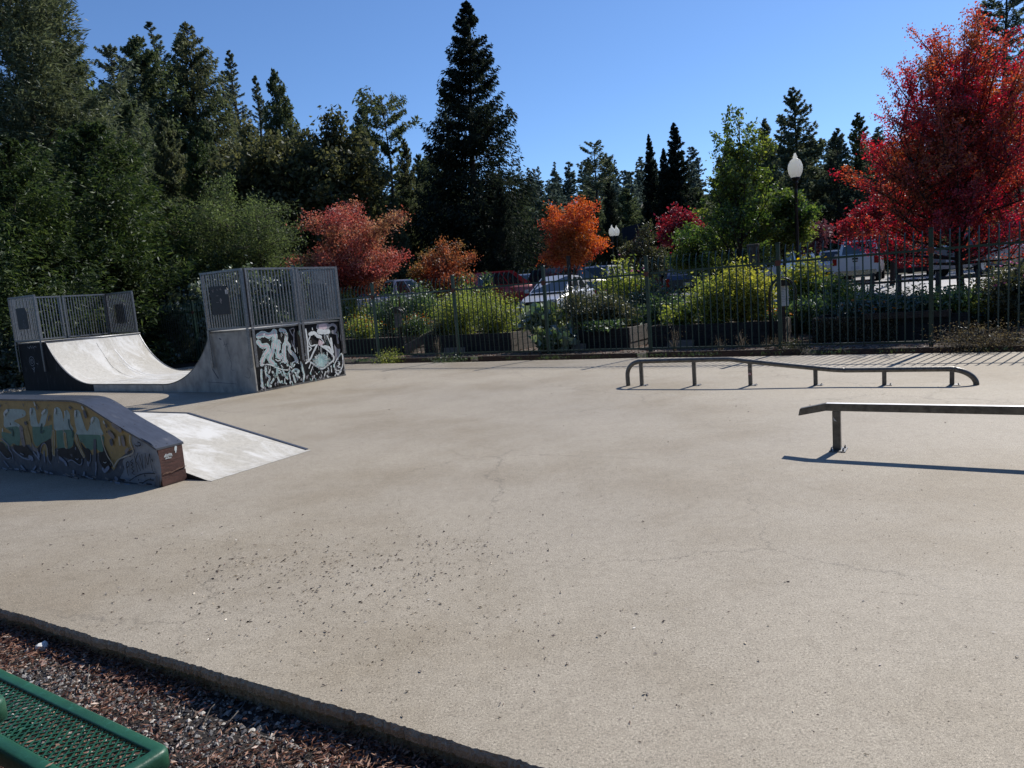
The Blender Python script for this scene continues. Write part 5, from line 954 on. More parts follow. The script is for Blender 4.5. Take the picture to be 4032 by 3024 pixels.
for i in range(20):
    x = 730 + i * 75 + random.uniform(-20, 20); nn_f = random.uniform(3.3, 4.9)
    p = colpt(x, nn_f); plant('leafy_bush', 'loose green bush filling the back row of the garden', p, random.uniform(1.0, 1.35), random.uniform(.5, .75), random.choice(('lf_green', 'lf_olive', 'lf_lime', 'lf_green')), .045, 2300, seed=300 + i, stems=24, group='loose green bushes of the back row')
# ---- garden signs, posts, stump, rail
def garden_sign(x, n, ztop, label, wht):
    p = colpt(x, n); r_ = empty('garden_sign', p, FRZ + .35, label, 'sign', 'hooded signs in the garden'); h = ztop - p.z
    mb = MB(); mb.bb(-.045, .045, -.045, .045, 0, h - .06); mb.build('post', M['timber'], r_, bevel=.004)
    mb = MB(); w_ = .115; z0, z1 = h - .62, h - .19
    mb.bb(-w_, w_, -.075, -.05, z0, z1); mb.build('notice', M['white_paint' if wht else 'bed_grey'], r_, bevel=.003)
    nb = MB()
    for q in range(9): nb.bb(-w_ * .75, w_ * random.uniform(.2, .75), -.0775, -.0765, z1 - .05 - q * .035, z1 - .044 - q * .035)
    nb.build('writing', M['slate'], r_)
    for dy in (-.12, .1):
        mb = MB(); mb.tube([(-.27 + .012, dy, 0)] + [(.26 * -math.cos(t), dy, h - .36 + .34 * math.sin(t)) for t in [math.pi * q / 14 for q in range(15)]] + [(.27 - .012, dy, 0)], .014, 6); mb.build('arch', M['black_metal'], r_)
    mb = MB(); pr = [(.15 * math.cos(t), h - .19 + .13 * math.sin(t)) for t in [math.pi * q / 10 for q in range(11)]]
    mb.prism(pr, lambda a: Vector((a[0], -.13, a[1])), lambda a: Vector((a[0], .06, a[1]))); mb.build('hood', M['black_metal'], r_)
garden_sign(1690, 1.45, topz(1690, 598, colpt(1690, 1.45)), 'white paper notice under a black hood on a brown post behind the fence', True)
garden_sign(856, 1.5, topz(856, 662, colpt(856, 1.5)), 'grey notice under a black arch between the two marigold bushes', False)
def post(name, x, ytop, n, w_, mt_, label, cat):
    p = colpt(x, n); h = topz(x, ytop, p) - p.z; mb = MB(); mb.bb(-w_ / 2, w_ / 2, -w_ / 2, w_ / 2, 0, h); o = mb.build(name, M[mt_], None, p, bevel=.006); o.rotation_euler.z = .4; return tag(o, label, cat)
post('wooden_post', 1233, 552, 6.2, .1, 'timber', 'brown wooden post rising in front of the dark roof rack car', 'post')
M['red_stake'] = paint('red_stake', (.11, .025, .02), .7)
post('garden_stake', 861, 640, 3.0, .03, 'red_stake', 'thin red stake right of the grey arched notice', 'stake')
post('leaning_post', 1878, 590, 6.5, .09, 'bark_grey', 'weathered grey leaning post behind the capped bed', 'post').rotation_euler = (0, .1, .4)
p = colpt(1630, 6.8); mb = MB(); hh_ = topz(1630, 528, p) - p.z
pf = [(.24, 0), (.2, .3), (.17, .9), (.165, hh_ - .06), (.19, hh_), (.17, hh_ + .01), (0, hh_ + .005)]
mb.lathe(pf, 12); tag(mb.build('tree_stump', M['bark_grey'], None, p), 'tall cut grey tree stump above the yellow bushes', 'stump')
def rail_fence(x0, x1, n, label, h=1.0, k=5, mt_='bark_grey'):
    a, b = colpt(x0, n), colpt(x1, n); r_ = empty('rail_fence', a, 0, label, 'fence')
    for i in range(k):
        q = a.lerp(b, i / (k - 1)); q.z = gz(q.x, q.y); mb = MB(); mb.tube([q - a, q - a + Vector((0, 0, h))], [.06, .055], 7); mb.build('post', M[mt_], r_)
        if i < k - 1:
            q2 = a.lerp(b, (i + 1) / (k - 1)); q2.z = gz(q2.x, q2.y)
            for z in (.4, .82): mb = MB(); mb.tube([q - a + Vector((0, 0, h * z)), q2 - a + Vector((0, 0, h * z))], .035, 6); mb.build('rail', M[mt_], r_)
rail_fence(1790, 2300, 7.6, 'dark split rail fence between the garden and the parking lot on the right', 1.05, 7)
rail_fence(1640, 1880, 44, 'long grey guard rail across the far side of the parking lot', .8, 9, 'galv')

# ================================================================ lamps
def lamp(x, ytop, Y, label, gr=.235):
    T = at(x, ytop, Y); g = gz(T.x, Y); H = T.z - g; r_ = empty('street_lamp', (T.x, Y, g), 0, label, 'street lamp', 'globe street lamps of the parking lot')
    mb = MB(); mb.lathe([(.19, 0), (.19, .12), (.14, .16), (.13, .5), (.09, .62), (.065, .8), (.055, H - 1.3), (.06, H - 1.28), (.055, H - 1.25), (.052, H - 1.0), (.1, H - .96), (.055, H - .92), (.12, H - .86), (.15, H - .82), (.15, H - .79), (0, H - .79)], 16); mb.build('pole', M['black_metal'], r_)
    s = gr / .235; z = H - .79
    pr = [(.13, 0), (.17, .05), (.215, .16), (.235, .28), (.225, .39), (.19, .48), (.16, .52), (.165, .54), (.1, .585), (.06, .63), (.075, .66), (.05, .7), (.04, .73), (.03, .77), (0, .79)]
    mb = MB(); mb.lathe([(a * s, z + b) for a, b in pr], 20); mb.build('globe', M['globe'], r_)
lamp(1717, 330, 24, 'large near lamp with a clear acorn globe on a black pole')
lamp(1321, 486, 52, 'left one of the distant pair of globe lamps')
lamp(1331, 487, 56, 'right one of the distant pair of globe lamps, overlapped by the other')
lamp(1880, 452, 48, 'distant globe lamp peeking beside the red maple')

# ================================================================ vehicles
def vehicle(kind, paintc, loc, head, label, L=4.6, W=1.8, H=1.5, roofc=None, rack=False, cat='car', name=None, group='vehicles in the parking lot'):
    key = tuple(round(c, 3) for c in paintc); mk = 'car_%s_%s_%s' % key
    if mk not in M:
        mt, nt, N, Lk = newmat('car_paint'); o_ = nd(nt, 'ShaderNodeOutputMaterial'); b_ = nd(nt, 'ShaderNodeBsdfPrincipled')
        b_.inputs['Base Color'].default_value = (*paintc, 1); b_.inputs['Roughness'].default_value = .35; b_.inputs['Coat Weight'].default_value = .8; b_.inputs['Coat Roughness'].default_value = .08; b_.inputs['Metallic'].default_value = .2
        Lk.new(b_.outputs[0], o_.inputs[0]); M[mk] = mt
    pm = M[mk]; nm = name or {'suv': 'parked_suv', 'car': 'parked_car', 'pickup': 'pickup_truck'}[kind]
    r_ = empty(nm, loc, math.atan2(head[1], head[0]), label, cat, group)
    a = L / 2; w_ = W / 2; gc = .2 if kind == 'car' else .3
    belt = {'car': .62, 'suv': .62, 'pickup': .64}[kind] * H; hood = belt - (.06 if kind == 'car' else .03)
    if kind == 'pickup': st = [(-a, .9, belt - .02), (-a + .1, .97, belt), (-.55, 1, belt), (.75, 1, belt), (1.0, .99, hood), (a - .35, .95, hood - .05), (a - .06, .88, hood - .2), (a, .82, hood - .38)]
    elif kind == 'suv': st = [(-a, .86, belt - .12), (-a + .12, .95, belt), (-.6, 1, belt), (.75, 1, belt - .01), (1.05, .99, hood), (a - .4, .94, hood - .08), (a - .06, .86, hood - .24), (a, .8, hood - .42)]
    else: st = [(-a, .8, belt - .16), (-a + .12, .9, belt + .0), (-.9, 1, belt), (.7, 1, belt), (1.0, .98, hood), (a - .5, .92, hood - .12), (a - .08, .82, hood - .28), (a, .72, hood - .42)]
    mb = MB(); vs = []
    for x, k, zb in st:
        ww = w_ * k; z0 = gc + (.08 if abs(x) > a - .2 else 0)
        vs += [(x, s * y, z) for s, pts in ((1, [(ww * .9, z0), (ww, z0 + .14), (ww, (z0 + zb) / 2 + .05), (ww * .97, zb - .06), (ww * .9, zb)]), (-1, [(ww * .9, zb), (ww * .97, zb - .06), (ww, (z0 + zb) / 2 + .05), (ww, z0 + .14), (ww * .9, z0)])) for y, z in pts]
    n = 10
    mb.add(vs, [tuple(range(n))[::-1], tuple(range((len(st) - 1) * n, len(st) * n))] + [(i * n + k, i * n + (k + 1) % n, (i + 1) * n + (k + 1) % n, (i + 1) * n + k) for i in range(len(st) - 1) for k in range(n)])
    body = mb.build('body', pm, r_, bevel=.035)
    # cabin
    if kind == 'pickup': cb = [(-.75, .86, belt - .01), (-.62, .72, H), (.25, .72, H - .01), (1.0, .86, belt - .02)]
    elif kind == 'suv': cb = [(-a + .12, .86, belt - .01), (-a + .42, .72, H - .02), (.15, .74, H), (1.05, .86, belt - .02)]
    else: cb = [(-a + .45, .84, belt - .01), (-a + 1.15, .66, H - .04), (.05, .68, H), (1.15, .86, belt - .03)]
    c4 = [[Vector((x, s * w_ * k, z)) for s in (-1, 1)] for x, k, z in cb]
    (b0r, b0l), (t0r, t0l), (t1r, t1l), (b1r, b1l) = c4
    mb = MB(); mid0, mid1 = (t0r + t0l) / 2 + Vector((0, 0, .03)), (t1r + t1l) / 2 + Vector((0, 0, .03))
    mb.add([b0r, b0l, t0r, t0l, t1r, t1l, b1r, b1l, mid0, mid1], [(0, 1, 3, 8, 2), (4, 9, 5, 7, 6), (2, 8, 9, 4), (8, 3, 5, 9), (0, 2, 4, 6), (1, 7, 5, 3), (0, 6, 7, 1)])
    cab = mb.build('cabin', M['car_roof_w'] if roofc else pm, r_, bevel=.03)
    def win(q, u0, u1, v0, v1, nm_):
        a0, b0, c0, d0 = q; f = lambda u, v: (a0.lerp(b0, u)).lerp(d0.lerp(c0, u), v)
        P_ = [f(u0, v0), f(u1, v0), f(u1, v1), f(u0, v1)]; nrm = (P_[1] - P_[0]).cross(P_[3] - P_[0]).normalized()
        cc = (P_[0] + P_[2]) / 2
        if nrm.dot(cc - Vector((0, 0, H * .7))) < 0: nrm = -nrm
        m2 = MB(); m2.add([p_ + nrm * .006 for p_ in P_] + [p_ - nrm * .02 for p_ in P_], [(0, 1, 2, 3), (7, 6, 5, 4), (0, 4, 5, 1), (1, 5, 6, 2), (2, 6, 7, 3), (3, 7, 4, 0)]); m2.build(nm_, M['glass'], r_)
    win([b1r, b1l, t1l, t1r], .05, .95, .08, .93, 'windshield'); win([b0r, b0l, t0l, t0r], .08, .92, .12, .9, 'rear_window')
    for q in ([b0r, b1r, t1r, t0r], [b0l, b1l, t1l, t0l]):
        if kind == 'pickup': win(q, .12, .5, .12, .9, 'side_window'); win(q, .54, .86, .12, .9, 'side_window')
        elif kind == 'suv': win(q, .07, .32, .12, .88, 'side_window'); win(q, .35, .6, .12, .9, 'side_window'); win(q, .63, .86, .12, .9, 'side_window')
        else: win(q, .14, .46, .14, .88, 'side_window'); win(q, .5, .82, .14, .88, 'side_window')
    wr = .33 if kind == 'car' else .38
    for x in (-a + .85, a - .88):
        for s in (-1, 1):
            m2 = MB(); y1 = s * (w_ - .015); y0 = s * (w_ - .24)
            ring = lambda rr_, y, nn_=20: [(x + rr_ * math.cos(2 * math.pi * k / nn_), y, wr + rr_ * math.sin(2 * math.pi * k / nn_)) for k in range(nn_)]
            A = [ring(wr * .6, y1), ring(wr * .93, y1 + s * .004), ring(wr, y1 - s * .02), ring(wr, y0)]
            vs = [p for r2 in A for p in r2]; m2.add(vs, [(i * 20 + k, i * 20 + (k + 1) % 20, (i + 1) * 20 + (k + 1) % 20, (i + 1) * 20 + k) for i in range(3) for k in range(20)] + [tuple(range(60, 80))])
            wh = empty('wheel', (0, 0, 0)); wh.parent = r_; ty = m2.build('tyre', M['rubber'], wh)
            m2 = MB(); m2.add(ring(wr * .6, y1 - s * .01) + [(x, y1 + s * .002, wr)], [(k, (k + 1) % 20, 20) for k in range(20)]); m2.build('rim', M['chrome'], wh)
    zb = gc + .12
    for x, nm_ in ((-a, 'bumper'), (a, 'bumper')):
        m2 = MB(); s = 1 if x > 0 else -1; m2.bb(x - s * .18, x + s * .05, -w_ * .86, w_ * .86, gc + .02, gc + .24); m2.build(nm_, M['chrome'] if kind == 'pickup' else M['black_metal'], r_, bevel=.03)
    for s in (-1, 1):
        m2 = MB(); m2.bb(a - .14, a - .02, s * w_ * .55, s * w_ * .84, hood - .36, hood - .2); m2.build('headlight', M['head'], r_, bevel=.02)
        m2 = MB(); m2.bb(-a - .012, -a + .12, s * w_ * .74, s * w_ * .93 , belt - .42, belt - .1); m2.build('tail_light', M['tail'], r_, bevel=.015)
        m2 = MB(); m2.box((.72, s * (w_ + .09), belt + .08), (.1, .18, .14)); m2.build('mirror', pm, r_, bevel=.03)
    m2 = MB(); m2.bb(-a - .02, -a - .008, -.16, .16, gc + .3, gc + .42); m2.build('licence_plate', M['plate'], r_)
    m2 = MB(); m2.bb(a - .05, a + .01, -w_ * .5, w_ * .5, gc + .28, hood - .24); m2.build('grille', M['black_metal'], r_, bevel=.02)
    if kind == 'pickup':
        m2 = MB(); m2.bb(-a + .08, -.8, -w_ * .84, w_ * .84, belt - .02, belt + .012); m2.build('bed_cover', M['black_metal'], r_)
        m2 = MB(); m2.bb(-a - .006, -a + .03, -w_ * .72, w_ * .72, belt - .55, belt - .03); tg = m2.build('tailgate', pm, r_, bevel=.012)
        m2 = MB(); m2.bb(-a - .02, -a - .008, -.12, .12, belt - .2, belt - .12); m2.bb(-a - .02, -a - .008, -.1, .1, belt - .3, belt - .25); m2.build('handle', M['black_metal'], tg)
    if rack:
        m2 = MB()
        for y in (-w_ * .62, w_ * .62): m2.bar((-a + .5, y, H + .12), (.6, y, H + .12), .03)
        for x in (-1.3, -.5, .3): m2.bar((x, -w_ * .75, H + .14), (x, w_ * .75, H + .14), .03)
        for x in (-1.3, .3):
            for y in (-w_ * .62, w_ * .62): m2.bar((x, y, H - .03), (x, y, H + .12), .025)
        m2.bar((-a - .1, -.2, H + .2), (1.0, -.25, H + .2), .05); m2.bar((-a - .1, -.5, H + .2), (.9, -.5, H + .2), .05); m2.build('roof_rack', M['black_metal'], r_)
    return r_
M['car_roof_w'] = surf('white_roof', (.6, .6, .62), (.55, .55, .57), 5, .3)
WHT, SIL, RED, DRK, BLU, GRY = (.68, .69, .7), (.5, .53, .56), (.3, .015, .02), (.02, .022, .028), (.03, .05, .1), (.2, .21, .22)
def vloc(x, Y): d = ray(x, 640); p = d * (Y / d.y); return Vector((p.x, p.y, gz(p.x, p.y) + .02))
hr = (.88, .47); ha = (.47, .88)
vehicle('car', (.55, .57, .6), vloc(1206, 27.5), (-.42, -.9), 'silver hatchback facing the fence behind the squash leaves', L=4.4, H=1.52)
vehicle('suv', RED, vloc(1092, 33.5), hr, 'red wagon left of the silver hatchback', L=4.3, H=1.75)
vehicle('suv', SIL, vloc(1148, 37), hr, 'grey crossover between the red wagon and the roof rack car', L=4.3, H=1.62)
vehicle('suv', DRK, vloc(1238, 35), hr, 'dark car carrying a long roof rack behind the silver hatchback', H=1.75, rack=True)
vehicle('suv', BLU, vloc(1318, 38), ha, 'dark blue car with a white roof left of the tall dahlia', H=1.75, roofc=True)
vehicle('car', BLU, vloc(1480, 30), (.2, .98), 'dark blue car glimpsed behind the left yellow bush', H=1.45)
vehicle('pickup', WHT, vloc(872, 33), hr, 'white pickup right of the red pink tree, cab roof in the sun', L=5.4, H=1.85, cat='pickup')
vehicle('car', BLU, vloc(802, 33), hr, 'dark blue car under the red pink tree', H=1.5)
vehicle('pickup', WHT, vloc(1858, 34.5), (.5, .86), 'white pickup showing its tailgate right of the sunflowers', L=5.5, W=2.0, H=1.9, cat='pickup')
vehicle('suv', WHT, vloc(1806, 40), ha, 'white car half hidden left of the tailgate pickup', H=1.65)
vehicle('suv', WHT, vloc(1728, 44), hr, 'far white van behind the sunflowers', H=1.95, L=5.0)
vehicle('car', RED, vloc(1972, 36), ha, 'dark red car under the red maple', H=1.5)
vehicle('pickup', GRY, vloc(2125, 31), (.85, .5), 'grey pickup seen side on under the right of the red maple', L=5.4, H=1.8, cat='pickup')
vehicle('suv', WHT, vloc(2215, 40), ha, 'white car at the right picture edge beyond the maple', H=1.7)
vehicle('car', WHT, vloc(2030, 43), (.95, .3), 'far white car showing between the maple trunk and the fence post', H=1.5)

# ================================================================ buildings
def house(x, ytop, Y, L, D_, rz, label, wall, roof, eave=.62):
    T = at(x, ytop, Y); g = gz(T.x, Y); H = T.z - g; h = H * eave; r_ = empty('cabin', (T.x, Y, g - .2), rz, label, 'building')
    mb = MB(); mb.bb(-L / 2, L / 2, -D_ / 2, D_ / 2, 0, h); 
    mb.prism([(-D_ / 2, h), (D_ / 2, h), (0, H)], lambda p: Vector((-L / 2, p[0], p[1])), lambda p: Vector((L / 2, p[0], p[1]))); mb.build('wall', M[wall], r_)
    mb = MB(); o = .5; k = (H - h) / (D_ / 2)
    for s in (-1, 1):
        mb.prism([(s * (D_ / 2 + o), h - o * k + .02), (0, H + .02), (0, H + .2), (s * (D_ / 2 + o), h - o * k + .2)], lambda p: Vector((-L / 2 - .4, p[0], p[1])), lambda p: Vector((L / 2 + .4, p[0], p[1])))
    mb.build('roof', M[roof], r_)
    for s in (-1, 1):
        for xx in (-L * .3, 0, L * .3):
            m2 = MB(); m2.bb(xx - .5, xx + .5, s * D_ / 2 - .03, s * D_ / 2 + .03, h * .4, h * .8); fr = m2.build('window', M['bed_grey'], r_); m2 = MB(); m2.bb(xx - .42, xx + .42, s * D_ / 2 - .045, s * D_ / 2 + .045, h * .43, h * .77); m2.build('pane', M['glass'], fr)
M['brick_wall'] = surf('russet_wall', (.16, .06, .045), (.1, .04, .03), 6, .85); M['roof_dark'] = surf('dark_shingles', (.025, .025, .03), (.015, .015, .018), 20, .95, spec=.1, anis=(1, 6, 1))
M['wall_slate'] = surf('slate_blue_wall', (.04, .045, .06), (.03, .035, .045), 5, .8)
house(1352, 490, 66, 5, 4, -1.3, 'russet gabled cabin with a dark roof behind the distant lamp pair', 'brick_wall', 'roof_dark', .45)
# ================================================================ trees
def tree_mats():
    M['nd_cedar'] = leafmat('cedar_sprays', [(.036, .052, .027), (.068, .092, .042), (.115, .145, .064)], .45, .015, .25, [(.05, .064, .032), (.085, .105, .048), (.14, .16, .07)])
    M['nd_bright'] = leafmat('bright_cedar_sprays', [(.018, .034, .011), (.042, .07, .02), (.12, .16, .045)], .35, .02, .3, [(.014, .026, .011), (.03, .05, .018), (.08, .11, .04)])
    M['nd_fir'] = leafmat('fir_needles', [(.045, .06, .042), (.085, .105, .068), (.145, .165, .1)], .45, .015)
    M['nd_pine'] = leafmat('pine_needles', [(.045, .06, .03), (.095, .115, .06), (.17, .19, .1)], .35, .03)
    M['nd_brown'] = leafmat('tired_foliage', [(.06, .068, .038), (.1, .108, .056), (.16, .165, .075)], .45, .015, .3, [(.045, .06, .032), (.08, .1, .048), (.13, .15, .068)])
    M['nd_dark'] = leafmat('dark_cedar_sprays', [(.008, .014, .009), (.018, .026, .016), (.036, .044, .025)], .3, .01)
    M['nd_far'] = leafmat('hazy_far_needles', [(.055, .08, .07), (.09, .12, .1), (.13, .16, .125)], .4, .005)  # pale bluish tint stands in for distance haze
    M['lf_maple_red'] = leafmat('maple_red', [(.16, .012, .026), (.4, .03, .055), (.6, .08, .08)], .5, .05, .5, [(.19, .04, .025), (.37, .1, .042), (.52, .2, .08)])
    M['lf_pink_red'] = leafmat('tree_pink_red', [(.2, .045, .042), (.4, .1, .085), (.52, .2, .16)], .42, .03, .5, [(.18, .08, .045), (.34, .17, .09), (.44, .29, .16)])
    M['lf_crimson'] = leafmat('tree_crimson', [(.12, .015, .022), (.27, .03, .04), (.36, .06, .06)], .4, .05)
    M['lf_orange_t'] = leafmat('tree_orange', [(.28, .07, .025), (.5, .16, .05), (.6, .25, .08)], .48, .03, .5, [(.34, .05, .035), (.56, .1, .065), (.62, .19, .11)])
    M['lf_rusty'] = leafmat('tree_rusty', [(.16, .05, .028), (.34, .1, .055), (.46, .17, .09)], .42, .03, .6, [(.1, .08, .03), (.2, .14, .05), (.32, .18, .08)])
    M['lf_maple_green'] = leafmat('maple_green', [(.022, .048, .014), (.06, .11, .025), (.14, .21, .045)], .45, .04, .5, [(.05, .08, .018), (.14, .18, .035), (.3, .33, .07)])
    M['lf_willow'] = leafmat('willow', [(.06, .084, .03), (.115, .155, .055), (.2, .25, .095)], .45, .02, .5, [(.035, .048, .022), (.065, .09, .036), (.12, .15, .06)])
    M['lf_oak'] = leafmat('oak', [(.036, .042, .02), (.07, .078, .034), (.12, .12, .052)], .42, .02, .35, [(.05, .055, .026), (.09, .095, .04), (.15, .15, .06)])
    M['lf_ivy'] = leafmat('ivy', [(.03, .05, .022), (.07, .1, .045), (.2, .24, .13)], .45, .1)
    M['lf_mauve'] = leafmat('tree_mauve', [(.09, .03, .04), (.17, .06, .06)], .3, .04)
tree_mats()
def conifer_meshes(seed, H, Rr, nb, per, leaf, prof=.85, t0=.06, droop=.25, hang=.45, sparse=0.0, tr=.022, gap=None, tuft=False, asp=.34, top_extra=0, sx=1.0):
    rs = np.random.RandomState(seed)
    mb = MB(); k = 7; lean = rs.normal(0, .006, (k + 1, 2)).cumsum(0) * H
    tz = [H * i / k for i in range(k + 1)]
    mb.tube([(lean[i, 0], lean[i, 1], tz[i]) for i in range(k + 1)], [max(.015, H * tr * (1 - i / k) ** .9) for i in range(k + 1)], 8, cap=False)
    t = t0 + (1 - t0) * (1 - (1 - rs.rand(nb)) ** .62) if False else t0 + (1 - t0) * rs.rand(nb) ** .92
    t = np.sort(np.clip(t, t0, .995)); az = rs.uniform(0, 6.28, nb)
    az_l = np.sin(az * 2 + t * 9 + seed) * .13 + np.sin(az * 3 - t * 14) * .1 + np.sin(t * 61 + az) * .1
    L = Rr * ((1 - t) ** prof) * (1 + az_l) * rs.uniform(.62, 1.14, nb) + .03 * H * (1 - t) ** .35
    if gap:
        for g0, g1, f in gap: L[(t > g0) & (t < g1)] *= f
    Ps = []; Ax = []; Sz = []
    pitch = .5 * t + .05 - droop * (1 - t)
    lx = np.interp(t * H, tz, lean[:, 0]); ly = np.interp(t * H, tz, lean[:, 1])
    wood = min(nb, 170); pick = set(rs.choice(nb, wood, replace=False))
    for i in range(nb):
        d = np.array([math.cos(az[i]), math.sin(az[i]), 0]); base = np.array([lx[i], ly[i], t[i] * H])
        m = max(6, int(per * (.3 + L[i] / Rr)))
        if rs.rand() < sparse: m = max(2, m // 5)
        u = rs.rand(m) ** (.62 if not tuft else .4); u = .08 + u * .97
        lat = rs.normal(0, .13, m) * L[i] * (1.15 - u * .6)
        if tuft: u = np.round(u * 5) / 5 + rs.normal(0, .035, m); lat = np.round(lat / (L[i] * .12 + .01)) * L[i] * .12 + rs.normal(0, .03 * L[i], m)
        s_ = np.array([-d[1], d[0], 0])
        z = L[i] * (pitch[i] * u - droop * .55 * u ** 2 + .22 * u ** 3) + rs.normal(0, .045, m) * L[i] - np.abs(rs.normal(0, abs(hang) * .1, m)) * L[i]
        P = base + d * (u * L[i])[:, None] + s_ * lat[:, None]; P[:, 2] += z
        Ps.append(P); Ax.append(np.tile(d, (m, 1)) * .7 + s_ * (np.sign(lat) * .5)[:, None] + [0, 0, -hang]); Sz.append(np.full(m, .75 + .35 * L[i] / Rr))
        if i in pick and L[i] > leaf:
            q = base + d * L[i] * .85; mid = base + d * L[i] * .45 + [0, 0, L[i] * pitch[i] * .4]
            e_ = [q[0], q[1], base[2] + L[i] * (pitch[i] * .85 - droop * .4)]; r0_ = H * tr * .22 * (1 - t[i] * .7)
            mb.tube([tuple(base), tuple(mid), tuple(e_)], [r0_, r0_ * .7, r0_ * .3], 4, cap=False)
    P = np.concatenate(Ps); A = unit(np.concatenate(Ax) + rs.normal(0, .45, P.shape)); s = np.concatenate(Sz) * leaf * rs.uniform(.6, 1.35, len(P))
    if top_extra:
        n = top_extra; zt = H * (1 - .12 * rs.rand(n)); Pt = np.stack([lean[-1, 0] + rs.normal(0, .012 * H, n) * (1.1 - zt / H) * 8, lean[-1, 1] + rs.normal(0, .012 * H, n) * (1.1 - zt / H) * 8, zt], 1)
        P = np.concatenate([P, Pt]); A = np.concatenate([A, unit(rs.normal(size=(n, 3)) + [0, 0, .6])]); s = np.concatenate([s, np.full(n, leaf * .8)])
    V = leaves(rs, P, A, s, s * asp, .3)
    return mb, V, rs.rand(len(P))
def conifer(name, label, seed, loc, mat, bark='bark', group=None, rz=0, **kw):
    mb, V, rnd = conifer_meshes(seed, **kw); r_ = empty(name, loc, rz, label, 'tree', group)
    mb.build('trunk', M[bark], r_); np_mesh('crown', V, 4, M[mat], r_, rnd=rnd); return r_
def place(x, ytop, Y, dz=0):
    T = at(x, ytop, Y); g = gz(T.x, Y); return Vector((T.x, Y, g - .15)), T.z - g + .15
def rehang(src, loc, H, sc_w, rz, label, group, mat=None):
    c = copy_tree(src); c.location = loc; s = H / src['h']; c.scale = (s * sc_w, s * sc_w, s); c.rotation_euler.z = rz; c['label'] = label
    if group: c['group'] = group
    if mat:
        for ch in c.children:
            if ch.name.startswith('crown'):
                ch.data = ch.data  # shared geometry, own material slot
                ch.material_slots[0].link = 'OBJECT'; ch.material_slots[0].material = M[mat]
    return c
def start(name, label, x, yt, Y, seed, mat, Rr, **kw):
    loc, H = place(x, yt, Y); o = conifer(name, label, seed, loc, mat, H=H, Rr=Rr, **kw); o['h'] = H; return o
def broadleaf(name, label, seed, x, ytop, Y, rx, z0, mat, leaf, nl, limbs=9, subs=5, style='round', bark='bark', lobes=None, ry=None, sig=.22, trunk_r=.09, asp=.55, cat='tree', flat=.5, group=None, base_y=None):
    rs = np.random.RandomState(seed); loc, H = place(x, ytop, Y); ry = ry or rx; root = empty(name, loc, 0, label, cat, group)
    mb = MB(); cz = (z0 + H) / 2; rz_ = (H - z0) / 2
    ends = []; segs = []
    trunk_top = z0 + (H - z0) * (.62 if style == 'ascend' else .4)
    mb.tube([(0, 0, 0), (.02 * rx, 0, z0 * .5), (0, 0.02, z0), (.03, 0, (z0 + trunk_top) / 2), (0, 0, trunk_top)], [trunk_r, trunk_r * .85, trunk_r * .75, trunk_r * .5, trunk_r * .25], 8, cap=False)
    for i in range(limbs):
        a = 6.283 * i / limbs + rs.uniform(-.4, .4)
        if style == 'ascend':
            a = i * 2.39996 + rs.uniform(-.3, .3); hh_ = min(.99, ((i + .5) / limbs) ** .85); env = np.interp(hh_, [0, .12, .3, .55, .8, 1], [.8, .97, 1, .8, .48, .1]); reach = rx * env * rs.uniform(.72, 1.08)
            ze = z0 + (H - z0) * hh_ * .97; zs = min(trunk_top, z0 * .75 + max(0, ze - z0 * .75) * rs.uniform(.12, .5))
            E = np.array([reach * math.cos(a), reach * ry / rx * math.sin(a), ze])
        else:
            zs = z0 + (trunk_top - z0) * rs.rand(); u = rs.uniform(-.75, .95); rr_ = math.sqrt(max(0.05, 1 - u * u)) * rs.uniform(.55, 1.1); u *= rs.uniform(.85, 1.1)
            E = np.array([rx * rr_ * math.cos(a), ry * rr_ * math.sin(a), cz + rz_ * u * .92])
        S = np.array([0, 0, zs]); mid = (S + E) / 2 + [0, 0, -.05 * rz_ if style == 'ascend' else .12 * rz_]
        r0_ = trunk_r * .42; mb.tube([tuple(S), tuple(mid), tuple(E)], [r0_, r0_ * .6, r0_ * .15], 5, cap=False); segs.append((S, mid, E, 1.0))
        for j in range(subs):
            q = rs.uniform(.3, .85); B = (1 - q) ** 2 * S + 2 * q * (1 - q) * mid + q * q * E
            dv = rs.normal(0, 1, 3); dv[2] = abs(dv[2]) * (.9 if style == 'ascend' else .4) + (.35 if style == 'ascend' else 0); dv /= np.linalg.norm(dv)
            ln = np.linalg.norm(E - S) * rs.uniform(.2, .42); E2 = B + dv * ln
            mb.tube([tuple(B), tuple((B + E2) / 2 + [0, 0, .03 * ln]), tuple(E2)], [r0_ * .4, r0_ * .28, r0_ * .1], 4, cap=False); segs.append((B, (B + E2) / 2, E2, .75))
    W = np.array([np.linalg.norm(s_[2] - s_[0]) for s_ in segs]); k = rs.choice(len(segs), nl, p=W / W.sum())
    q = .22 + .84 * rs.rand(nl) ** .8
    S = np.array([s_[0] for s_ in segs])[k]; Mi = np.array([s_[1] for s_ in segs])[k]; E = np.array([s_[2] for s_ in segs])[k]; q_ = q[:, None]
    P = (1 - q_) ** 2 * S + 2 * q_ * (1 - q_) * Mi + q_ * q_ * E + rs.normal(0, 1, (nl, 3)) * sig * (1.25 - .55 * q_) * [1, 1, flat + .3]
    A = unit(rs.normal(0, 1, (nl, 3)) + (E - S) / np.maximum(.01, np.linalg.norm(E - S, axis=1, keepdims=True)) * .6 + [0, 0, -.2]); l = leaf * rs.uniform(.6, 1.3, nl)
    mb.build('trunk', M[bark], root); np_mesh('crown', leaves(rs, P, A, l, l * asp, .35), 4, M[mat], root, rnd=rs.rand(nl))
    return root
